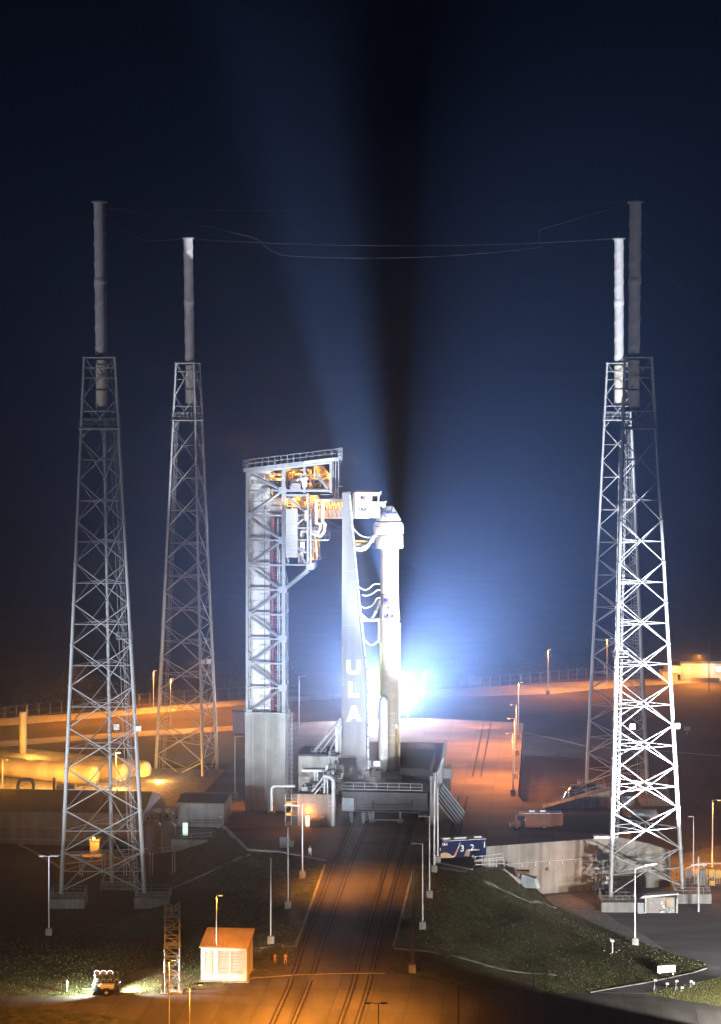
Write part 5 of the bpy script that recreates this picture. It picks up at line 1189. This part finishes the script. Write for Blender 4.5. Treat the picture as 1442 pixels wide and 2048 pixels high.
# ------------------------------------------------------------------ far right building, signs, fences
c = G(1400, 1360, GZ); D_ = c.y; t = thing("operations_building", "far flat roofed building lit orange by wall lamps at right", "building", c)
bm2 = mat("building_stucco", (.62, .54, .42), (.55, .48, .37), .8, 0, .3)
fb("wall", bm2, 1361, 1560, 1327, 1362, 0, 14); fb("annex_wall", bm2, 1335, 1361, 1331, 1348, -1, 8); fb("low_annex", bm2, 1322, 1352, 1342, 1362, -3, 4); fb("roof", roofd, 1359, 1562, 1322, 1327, -.6, 14.5); fb("annex_roof", roofd, 1334, 1361, 1329, 1331, -1.3, 8); fb("parapet", mat("parapet_tan", (.4, .32, .24), None, .8), 1378, 1434, 1352, 1362, -4, -3.6)
for x, y, pw in ((1350, 1337, 260), (1378, 1336, 420), (1411, 1335, 420), (1338, 1348, 160), (1470, 1336, 400)):
    m = MB(lampS); m.box(W(x, y, D_ - 1.6), (.6, .3, .3)); m.build("wall_lamp", t); point("building_light", W(x, y + 1, D_ - 2.6), pw * 3.2, (1, .52, .13), .3)
m = MB(lampW); m.box(W(1437, 1338, D_ - 2), (1., .3, 1.3)); m.build("flood_lamp", t); point("white_wall_light", W(1437, 1338, D_ - 3.4), 900, (.9, .9, 1), .3)
spot("forecourt_light", W(1400, 1310, D_ - 12), W(1380, 1375, D_ - 16), 45000, 150, .4, SOD, .3)
c = G(1374, 1470, GZ); t = thing("road_sign", "small pale square sign in the dark field at right", "sign", c); m = MB(steel); m.bar(c, c + Vector((0, 0, 1)), .08, 5); m.build("stake", t); m = MB(concw); q_ = W(1374, 1457, c.y); m.box(q_, (1.7, .1, 1.1)); m.build("sign_plate", t)
def fence(label, pts, h, sp, name="chain_fence"):
    t = thing(name, label, "fence", pts[0]); m = MB(dsteel)
    P_ = [Vector(p_) for p_ in pts]
    for a_, b_ in zip(P_, P_[1:]):
        k = max(1, round((b_ - a_).length / sp))
        for i in range(k): q_ = a_.lerp(b_, i / k); m.bar(q_, q_ + Vector((0, 0, h)), .08, 4)
    m.build("fence_posts", t)
    m = MB(dsteel)
    for a_, b_ in zip(P_, P_[1:]):
        for hh in (h, h * .5, .1): m.bar(a_ + Vector((0, 0, hh)), b_ + Vector((0, 0, hh)), .035, 4)
    m.build("fence_wires", t)
fence("wire fence along the right back road below dark scrub", [G(860, 1384, GZ), G(1000, 1373, GZ), G(1100, 1364, GZ), G(1190, 1356, GZ), G(1300, 1350, GZ)], 3.2, 3.4)
fence("wire fence along the left back road below dark scrub", [G(-60, 1446, GZ), G(100, 1428, GZ), G(300, 1409, GZ), G(480, 1397, GZ), G(600, 1392, GZ)], 3.2, 3.4)
# scrub along the horizon
def scrub(name, x0, x1, fy, seed, n, hmax):
    r = random.Random(seed); m = MB(leafm)
    cl = [(r.uniform(x0, x1), r.uniform(0, 1), r.uniform(.5, 1.)) for _ in range(n)]
    for x, t_, s in cl:
        yb = fy(x); D_ = F * (CH - GZ) / (yb - HY) + 6 + t_ * 70; c = Vector(((x - CX) * D_ / F, D_, GZ)); w_ = r.uniform(1.2, 3.2) * s; h_ = hmax * r.uniform(.4, 1.) * s
        for k in range(42):
            a_ = r.uniform(0, 6.28); rr = w_ * math.sqrt(r.random()); z_ = h_ * r.random() ** .8 * (1 - .45 * rr / w_); q_ = c + Vector((rr * math.cos(a_), rr * math.sin(a_), z_)); s_ = r.uniform(.14, .38)
            d1 = Vector((r.uniform(-1, 1), r.uniform(-1, 1), r.uniform(-1, 1))).normalized() * s_; d2 = Vector((r.uniform(-1, 1), r.uniform(-1, 1), r.uniform(-1, 1))).normalized() * s_
            m.add([q_, q_ + d1, q_ + d1 * .6 + d2], [(0, 1, 2)])
    o = m.build(name); o["kind"] = "stuff"
scrub("right_scrub_undergrowth", 860, 1340, lambda x: 1384 - (x - 860) * .09, 5, 420, 6.5)
scrub("left_scrub_undergrowth", -60, 600, lambda x: 1440 - (x + 60) * .075, 6, 520, 5.5)
def over(px, py, h): return hit(px, py) + Vector((0, 0, h))
spot("scrub_fill_light", G(960, 1420, 12), G(1000, 1340, 4), 24000, 120, .5, SOD, .3)
spot("apron_light", over(975, 1490, 18), hit(965, 1500), 60000, 110, .9, SOD, .4); spot("apron_light", over(1000, 1560, 16), hit(990, 1560), 58000, 100, .9, SOD, .4)
spot("rail_road_light", over(665, 1775, 14), hit(690, 1772), 42000, 104, 1., SOD, .3)
spot("crossing_light", over(590, 2045, 15), hit(560, 2035), 66000, 140, .7, SOD, .3)
spot("pad_side_light", over(462, 1612, 9), hit(468, 1612), 5000, 70, .6, SOD, .3)
point("tower_foot_light", W(318, 1560, 425), 9000, (1, .46, .07), .3)
spot("left_field_light_b", over(400, 1425, 16), hit(400, 1430), 80000, 152, .4, SOD, .3); spot("crossing_light_b", over(150, 2030, 16), hit(150, 2030), 17000, 140, .7, SOD, .3); spot("crossing_light_c", over(700, 2060, 16), hit(690, 2040), 60000, 120, .8, SOD, .3)
spot("left_field_light", over(150, 1450, 16), hit(150, 1455), 60000, 152, .4, SOD, .3)

# ------------------------------------------------------------------ vehicles
def frame(p, ang): return Matrix.Translation(p) @ Matrix.Rotation(ang, 4, 'Z')
def wheel(M, x, y, r, par, w_=.3):
    Q = M @ Matrix.Translation((x, y, r)) @ Matrix.Rotation(R(90), 4, 'X')
    m = MB(rubber); m.lathe((0, 0, 0), [(r * .6, -w_ / 2), (r * .95, -w_ / 2), (r, -w_ / 3), (r, w_ / 3), (r * .95, w_ / 2), (r * .6, w_ / 2)], 20); m.v = [Q @ v for v in m.v]; wo = m.build("wheel", par)
    m = MB(steel); m.lathe((0, 0, 0), [(r * .15, -w_ * .52), (r * .58, -w_ * .4), (r * .58, w_ * .52), (r * .15, w_ * .56)], 16); m.v = [Q @ v for v in m.v]; m.build("rim", wo)
def lprism(name, m_, M, pts, y0, y1, par):      # side profile in local x,z extruded across y
    m = MB(m_); m.prism([M @ Vector((x, y0, z)) for x, z in pts], M.to_3x3() @ Vector((0, y1 - y0, 0))); return m.build(name, par)
def lbox(name, m_, M, c, d, par): m = MB(m_); m.box(c, d, M); return m.build(name, par)
p = hit(877, 1721.5); M = frame(p, R(13)); L_ = 8.5
t = thing("painted_bus", "dark blue promotional bus with countdown numbers and painted rocket", "bus", p, R(13)); ROOTM[t.name] = M.inverted()
body = lprism("body", navy, M, [(1.3, .35), (L_, .35), (L_, 3.25), (.75, 3.25), (.55, 3.05), (.3, 1.7), (.3, .5)], 0, 2.4, t)
lprism("hood", navy, M, [(-1., .45), (.3, .45), (.3, 1.7), (-.5, 1.45), (-1., 1.2)], .25, 2.15, t)
lbox("windscreen", glass, M, (.36, 1.2, 2.35), (.12, 2., .95), t); lbox("side_window", glass, M, (1.0, -.012, 2.2), (.9, .02, .8), t)
lbox("roof_trim", white, M, (4.7, 1.2, 3.3), (7.6, 2.44, .08), t)
for x in (1.6, 4.1, 7.2): lbox("roof_unit", white, M, (x, 1.2, 3.48), (1.3 if x != 4.1 else 2.2, .9, .26), t)
wheel(M, .0, .15, .45, t); wheel(M, 6.1, .12, .45, t); wheel(M, .0, 2.2, .45, t); wheel(M, 6.1, 2.2, .45, t)
for y in (.5, 1.9): lbox("headlight", white, M, (-1.02, y, .95), (.06, .35, .22), t)
lbox("mirror", white, M, (.2, -.25, 2.), (.12, .2, .4), t)
ux = M.to_3x3() @ Vector((1, 0, 0)); uz = Vector((0, 0, 1)); lwht = mat("bus_letter_white", (.75, .75, .8), None, .5)
text("lettering", "ULA", M @ Vector((1.15, -.03, 2.75)), ux, uz, .5, lwht, t, .01, .03)
text("lettering", "3", M @ Vector((4.2, -.03, 1.85)), ux, uz, 1.5, lwht, t, .01, .03); text("lettering", ".2...", M @ Vector((6.3, -.03, 1.9)), ux, uz, 1.5, lwht, t, .01, .03); text("lettering", "1", M @ Vector((8.15, -.03, 2.3)), ux, uz, 1.4, lwht, t, .01, .03)
def decal(name, m_, pts): m = MB(m_); m.prism([M @ Vector((x, -.012, z)) for x, z in pts], M.to_3x3() @ Vector((0, .006, 0))); m.build(name, t)
decal("painted_planet", mat("amber_vinyl", (.55, .33, .12), (.4, .24, .1), .5), [(.32, .4), (2.6, .4), (2.35, .75), (1.9, 1.15), (1.3, 1.35), (.7, 1.3), (.32, 1.1)])
decal("painted_rocket", mat("rocket_vinyl_orange", (.5, .16, .06), None, .5), [(2.75, .75), (3.1, .75), (3.65, 2.), (3.4, 2.05)])
decal("painted_rocket_nose", lwht, [(3.43, 2.07), (3.64, 2.02), (3.85, 2.9), (3.8, 2.92)]); decal("painted_rocket_plume", lwht, [(2.3, .45), (2.75, .5), (3.05, .73), (2.7, .74)])
decal("painted_figure", mat("amber_vinyl_dim", (.25, .13, .06), None, .5), [(4.5, .5), (5.4, .5), (5.7, 1.3), (5.3, 1.75), (4.9, 1.6)])
p = hit(1126, 1659.5); M = frame(p, R(0)); p0 = hit(1022, 1659.5); Lq = p.x - p0.x
t = thing("step_van", "orange brown step van facing left above the retaining wall", "van", p0); ROOTM[t.name] = frame(p0, 0).inverted(); M = frame(p0, 0)
lprism("body", brown, M, [(2.05, .4), (Lq, .4), (Lq, 2.95), (1.45, 2.95), (1.3, 2.85), (.85, 1.55), (.1, 1.35), (0., 1.), (0., .45)], 0, 2.3, t)
lbox("roof_trim", white, M, (Lq / 2 + .7, 1.15, 3.), (Lq - 1.6, 2.34, .08), t)
lprism("windscreen", mat("windscreen_glare", (.7, .7, .75), None, .2), M, [(.80, 1.62), (.92, 1.58), (1.38, 2.78), (1.26, 2.84)], .2, 2.1, t)
lbox("open_doorway", glass, M, (2.15, -.012, 1.45), (.8, .02, 2.1), t); lbox("cab_window", glass, M, (1.5, -.012, 2.1), (.55, .02, .8), t); lbox("mirror", white, M, (2.55, -.3, 1.9), (.12, .2, .4), t)
for x in (3.9, 5.9): lbox("roof_unit", white, M, (x, 1.15, 3.22), (1., .9, .32), t)
lbox("bumper", white, M, (-.08, 1.15, .6), (.16, 2.2, .3), t); lbox("headlight", white, M, (-.02, .4, 1.), (.06, .35, .22), t); lbox("headlight", white, M, (-.02, 1.9, 1.), (.06, .35, .22), t)
for x in (1.0, 6.05):
    for y in (.12, 2.18): wheel(M, x, y, .46, t)
text("lettering", "ULA", M @ Vector((5.8, -.03, 2.35)), (1, 0, 0), uz, 1.05, black, t, .01, .03)
m = MB(black); 
for k in range(13): m.box((4.45 + k * .22, -.01, 1.72), (.15, .01, .09 + .04 * (k % 2)), M)
m.build("small_print", t)
# light trailer
c = hit(211, 1992); M = frame(c, 0); t = thing("light_trailer", "trailer carrying two rows of floodlights shining up at the rocket", "light trailer", c)
m = MB(blk); m.box((.2, .8, .75), (3.3, 1.4, .12), M); m.prism([M @ Vector(v) for v in ((-1.9, .1, .6), (-1.3, .1, .6), (-.7, .1, 1.), (-1.6, .1, 1.5), (-1.9, .1, 1.5))], (0, 1.4, 0)); m.prism([M @ Vector(v) for v in ((1.3, .1, .6), (1.9, .1, .6), (1.9, .1, 1.5), (1.7, .1, 1.5))], (0, 1.4, 0)); m.build("chassis", t)
m = MB(blk); m.prism([M @ Vector(v) for v in ((-.5, -.05, .75), (-.3, -.05, 1.0), (.4, -.05, 1.05), (.8, -.05, .8))], (0, .35, 0)); m.build("mudguard", t)
wheel(M, .1, 0., .42, t, .25); wheel(M, .1, 1.6, .42, t, .25)
m = MB(dsteel); m.bar(M @ Vector((-1.8, .8, .7)), M @ Vector((-3.2, .8, .68)), .06, 6); m.build("tow_bar", t)
m = MB(white); m.box((0, .9, 1.1), (2.2, .9, .5), M); m.build("generator_housing", t)
m = MB(dsteel)
for x in (-1.6, -.5, .6, 1.6): m.bar(M @ Vector((x, .9, .8)), M @ Vector((x, .9, 3.)), .05, 5)
for z in (1.75, 2.65): m.bar(M @ Vector((-1.8, .9, z)), M @ Vector((1.8, .9, z)), .06, 5)
m.build("lamp_frame", t)
for r_i, z in enumerate((1.95, 2.95)):
    for k in range(4):
        x = -1.3 + k * .92; cc = M @ Vector((x, .8, z)); lit_ = r_i == 1 and k < 3
        m = MB(blk if not lit_ else dsteel, lampW if lit_ else lampD); Q = Matrix.Rotation(R(-62), 4, 'X')
        m.lathe(cc, [(.12, -.3), (.28, -.22), (.37, 0), (.40, .05)], 16, Q); m.m = 1; m.lathe(cc, [(.42 if lit_ else .37, .06), (.41 if lit_ else .36, .10)], 16, Q); m.build("lamp_head", t)
        if not r_i: m = MB(steel); m.box(cc + Vector((0, -.28, .1)), (.5, .04, .3))
        if not r_i: m.build("lamp_bracket", t)
spot("trailer_ground_light", c + Vector((.5, 1.6, 2.3)), c + Vector((13, 6, -.6)), 52000, 95, .9, (1, .97, .82), .3)
spot("trailer_back_light", c + Vector((-1.9, -.4, 2.4)), c + Vector((-6, 4, -.3)), 16000, 150, .9, (.85, 1, .8), .3)
for bx, lb_ in ((11.6, "floodlight bank glaring white just right of the rocket"), (3.2, "floodlight bank glaring between mast and rocket")):
  p = Vector((bx, 490.6, 7.0)); t = thing("light_bank", lb_, "floodlight", p, 0, "floodlight banks behind the rocket")
  m = MB(dsteel); m.bar(p, p + Vector((0, 0, 5.2)), .12, 8); m.bar(p + Vector((-1.2, 0, 4.6)), p + Vector((1.2, 0, 4.6)), .08, 6); m.build("pole", t)
  for k in range(4):
      cc = p + Vector((-1.2 + .8 * k, -.3, 5.1)); m = MB(dsteel, lampW); Q = Matrix.Rotation(R(100), 4, 'X'); m.lathe(cc, [(.12, -.3), (.34, 0)], 14, Q); m.m = 1; m.lathe(cc, [(.33, .01), (.32, .05)], 14, Q); m.build("lamp_head", t)
# lattice camera tower in the foreground
c = hit(344, 1984); t = thing("scaffold_tower", "narrow lattice camera tower lit orange beside the foreground road", "scaffold tower", c, R(8)); D_ = c.y
H_ = (1984 - 1806) * D_ / F; m = MB(steel, polem); w2_ = 1.02
Mx = frame(c, R(8)); cs = [Mx @ Vector((a_, b_, 0)) for a_, b_ in ((-w2_, -.8), (w2_, -.8), (w2_, .8), (-w2_, .8))]
for q_ in cs: m.bar(q_, q_ + Vector((0, 0, H_)), .07, 6)
m.build("upright", t); m = MB(steel); k = 0; z = .2
while z < H_ - .6:
    for a_, b_ in zip(cs, cs[1:] + cs[:1]): m.bar(a_ + Vector((0, 0, z)), b_ + Vector((0, 0, z)), .04, 4); m.bar((a_ if k % 2 else b_) + Vector((0, 0, z)), (b_ if k % 2 else a_) + Vector((0, 0, min(H_, z + 1.25))), .04, 4)
    z += 1.25; k += 1
m.build("lattice", t); m = MB(dsteel)
for y in (1830, 1852, 1888, 1893, 1915, 1948, 1962): m.box(Mx @ Vector((0, 0, (1984 - y) * D_ / F)), (2.3, 1.7, .1))
each(m, "deck", t); m = MB(steel); z = (1984 - 1828) * D_ / F; m.rail([q_ + Vector((0, 0, z)) for q_ in cs + cs[:1]], 1.15, 1., .04)
for k in range(9): q_ = Mx @ Vector((rnd.uniform(-1, 1), rnd.uniform(-.8, .8), z + rnd.uniform(.2, 1.6))); m.box(q_, (rnd.uniform(.15, .5), .3, rnd.uniform(.15, .5)))
m.build("camera_deck", t); m = MB(blk)
for k in range(16): q_ = Mx @ Vector((rnd.uniform(-.8, .8), rnd.uniform(-.6, .6), rnd.uniform(.3, H_ * .8))); m.box(q_, (rnd.uniform(.2, .6), .3, rnd.uniform(.2, .6)))
each(m, "equipment_box", t); m = MB(conc); m.box(c + Vector((0, 0, -.1)), (3., 2.4, .4)); m.box(Mx @ Vector((-1.2, -.5, 1.1)), (.35, .35, 2.2)); m.build("base_slab", t)

# ------------------------------------------------------------------ people
def person(label, px, py, ht, face, top, legs, hair, pose=0, hat=None):
    c = hit(px, py); k = ht / 1.75
    J = {'pelvis': (0, 0, .95), 'chest': (0, 0, 1.25), 'neck': (0, 0, 1.48), 'head': (0, .01, 1.62), 'top': (0, .01, 1.72)}
    Rr = {'pelvis': .15, 'chest': .165, 'neck': .06, 'head': .105, 'top': .07}; E = [('pelvis', 'chest'), ('chest', 'neck'), ('neck', 'head'), ('head', 'top')]
    st_ = (.10, .28, .16)[pose]
    for s, n in ((-1, 'l'), (1, 'r')):
        J[n + 'hip'] = (s * .1, 0, .88); J[n + 'knee'] = (s * (.11 + st_ * .25), .03 + (.08 if pose == 1 and s > 0 else 0), .48); J[n + 'ankle'] = (s * (.11 + st_ * .5), .0, .07); J[n + 'toe'] = (s * (.12 + st_ * .5), .16, .03)
        J[n + 'shoulder'] = (s * .19, 0, 1.40); el = (s * .26, .02, 1.13); wr_ = (s * (.27), .12, .90)
        if pose == 2: el = (s * .27, .05, 1.14); wr_ = (s * .12, .22, 1.15)
        if pose == 0 and s > 0: wr_ = (s * .12, .2, 1.3); el = (s * .28, .1, 1.16)
        J[n + 'elbow'] = el; J[n + 'wrist'] = wr_; J[n + 'palm'] = tuple(wr_[i] + (wr_[i] - el[i]) * .25 for i in range(3))
        Rr.update({n + 'hip': .105, n + 'knee': .07, n + 'ankle': .045, n + 'toe': .04, n + 'shoulder': .075, n + 'elbow': .05, n + 'wrist': .032, n + 'palm': .036})
        E += [('pelvis', n + 'hip'), (n + 'hip', n + 'knee'), (n + 'knee', n + 'ankle'), (n + 'ankle', n + 'toe'), ('chest', n + 'shoulder'), (n + 'shoulder', n + 'elbow'), (n + 'elbow', n + 'wrist'), (n + 'wrist', n + 'palm')]
        for f in range(5):
            d = Vector(J[n + 'palm']) - Vector(J[n + 'wrist']); d.normalize(); sd = Vector((0, 1, 0)) if abs(d.y) < .8 else Vector((1, 0, 0))
            b = Vector(J[n + 'palm']); L__ = (.055, .08, .09, .085, .065)[f]; off = (-.034, -.018, -.005, .009, .022)[f]
            J[n + 'f%d' % f] = tuple(b + sd * off * 1.2 + d * (L__ + (.0 if f else -.03))); Rr[n + 'f%d' % f] = .011; E.append((n + 'palm', n + 'f%d' % f))
    ks = list(J); me = bpy.data.meshes.new("person"); Q = Matrix.Rotation(face, 4, 'Z')
    me.from_pydata([tuple(Q @ (Vector(J[a]) * k)) for a in ks], [(ks.index(a), ks.index(b)) for a, b in E], [])
    tmp = bpy.data.objects.new("tmp", me); col.objects.link(tmp); md = tmp.modifiers.new("s", 'SKIN'); 
    for i, a in enumerate(ks): me.skin_vertices[0].data[i].radius = (Rr[a] * k, Rr[a] * k * (.75 if a in ('chest', 'pelvis') else 1)); me.skin_vertices[0].data[i].use_root = (a == 'pelvis')
    tmp.modifiers.new("b", 'SUBSURF').levels = 1
    dg = bpy.context.evaluated_depsgraph_get(); m2 = bpy.data.meshes.new_from_object(tmp.evaluated_get(dg)); bpy.data.objects.remove(tmp)
    for mm in (top, legs, skin, rubber): m2.materials.append(mm)
    for pl in m2.polygons:
        z = pl.center.z / k; xx = math.hypot(pl.center.x, pl.center.y) / k
        pl.material_index = 3 if z < .1 else (2 if z > 1.47 else (1 if z < .93 and xx < .24 else (2 if z < .92 and xx > .22 else 0))); pl.use_smooth = True
    o = bpy.data.objects.new("person", m2); col.objects.link(o); o.location = c; o["label"] = label; o["category"] = "person"
    ROOTM[o.name] = Matrix.Translation(c).inverted()
    m = MB(hair); m.lathe(c + Vector((0, 0, 1.655 * k)), [(.112 * k, 0), (.112 * k, .03), (.09 * k, .09), (.03 * k, .125)] if hat is None else [(.17 * k, 0), (.13 * k, .02), (.12 * k, .08), (.06 * k, .14)], 14); m.build("helmet" if hat else "hair", o)
    f = Q @ Vector((0, 1, 0)); m = MB(skin); m.ball(c + Vector((0, 0, 1.605 * k)) + f * .11 * k, .02 * k, 6)
    m.build("nose", o)
    m = MB(black)
    for s in (-1, 1): m.ball(c + Vector((0, 0, 1.63 * k)) + Q @ Vector((s * .035, .1, 0)) * k, .011 * k, 6)
    each(m, "eye", o)
    return o
person("person in white overalls standing on the verge left of the light trailer", 134, 1984, 1.75, R(-90), cloth, cloth, black, 0)
person("person in pale clothes with yellow helmet walking on the pad", 620, 1713, 1.78, R(180), cloth, cloth, helm, 1, True)
person("left one of two people in orange lit clothes by the road", 550, 1929, 1.7, R(200), orangec, clothk, black, 2)
person("right one of two people in orange lit clothes by the road", 571, 1930, 1.75, R(170), orangec, clothk, black, 2)
spot("hut_fill_spot", hit(447, 1985) + Vector((-7, -14, 5)), hit(447, 1940) + Vector((0, 0, 1.5)), 20000, 34, .6, (1, .95, .9), .3)  # off-frame white fill added to whiten the hut walls
spot("people_light", over(560, 1950, 8), hit(560, 1928), 2600, 90, .6, SOD, .2)
# ------------------------------------------------------------------ haze
hm = bpy.data.materials.new("haze_air"); hm.use_nodes = True; nt = hm.node_tree
for n_ in list(nt.nodes): nt.nodes.remove(n_)
o_ = nt.nodes.new("ShaderNodeOutputMaterial"); pv = nt.nodes.new("ShaderNodeVolumePrincipled")
pv.inputs["Color"].default_value = (.86, .90, 1, 1); pv.inputs["Density"].default_value = .00042; pv.inputs["Anisotropy"].default_value = .9
nt.links.new(pv.outputs[0], o_.inputs["Volume"])
hm.cycles.volume_sampling = 'EQUIANGULAR'; hm.cycles.homogeneous_volume = True
m = MB(hm); m.box((0, 3700, 60.5), (7600, 8200, 131)); hz = m.build("haze"); hz["kind"] = "stuff"
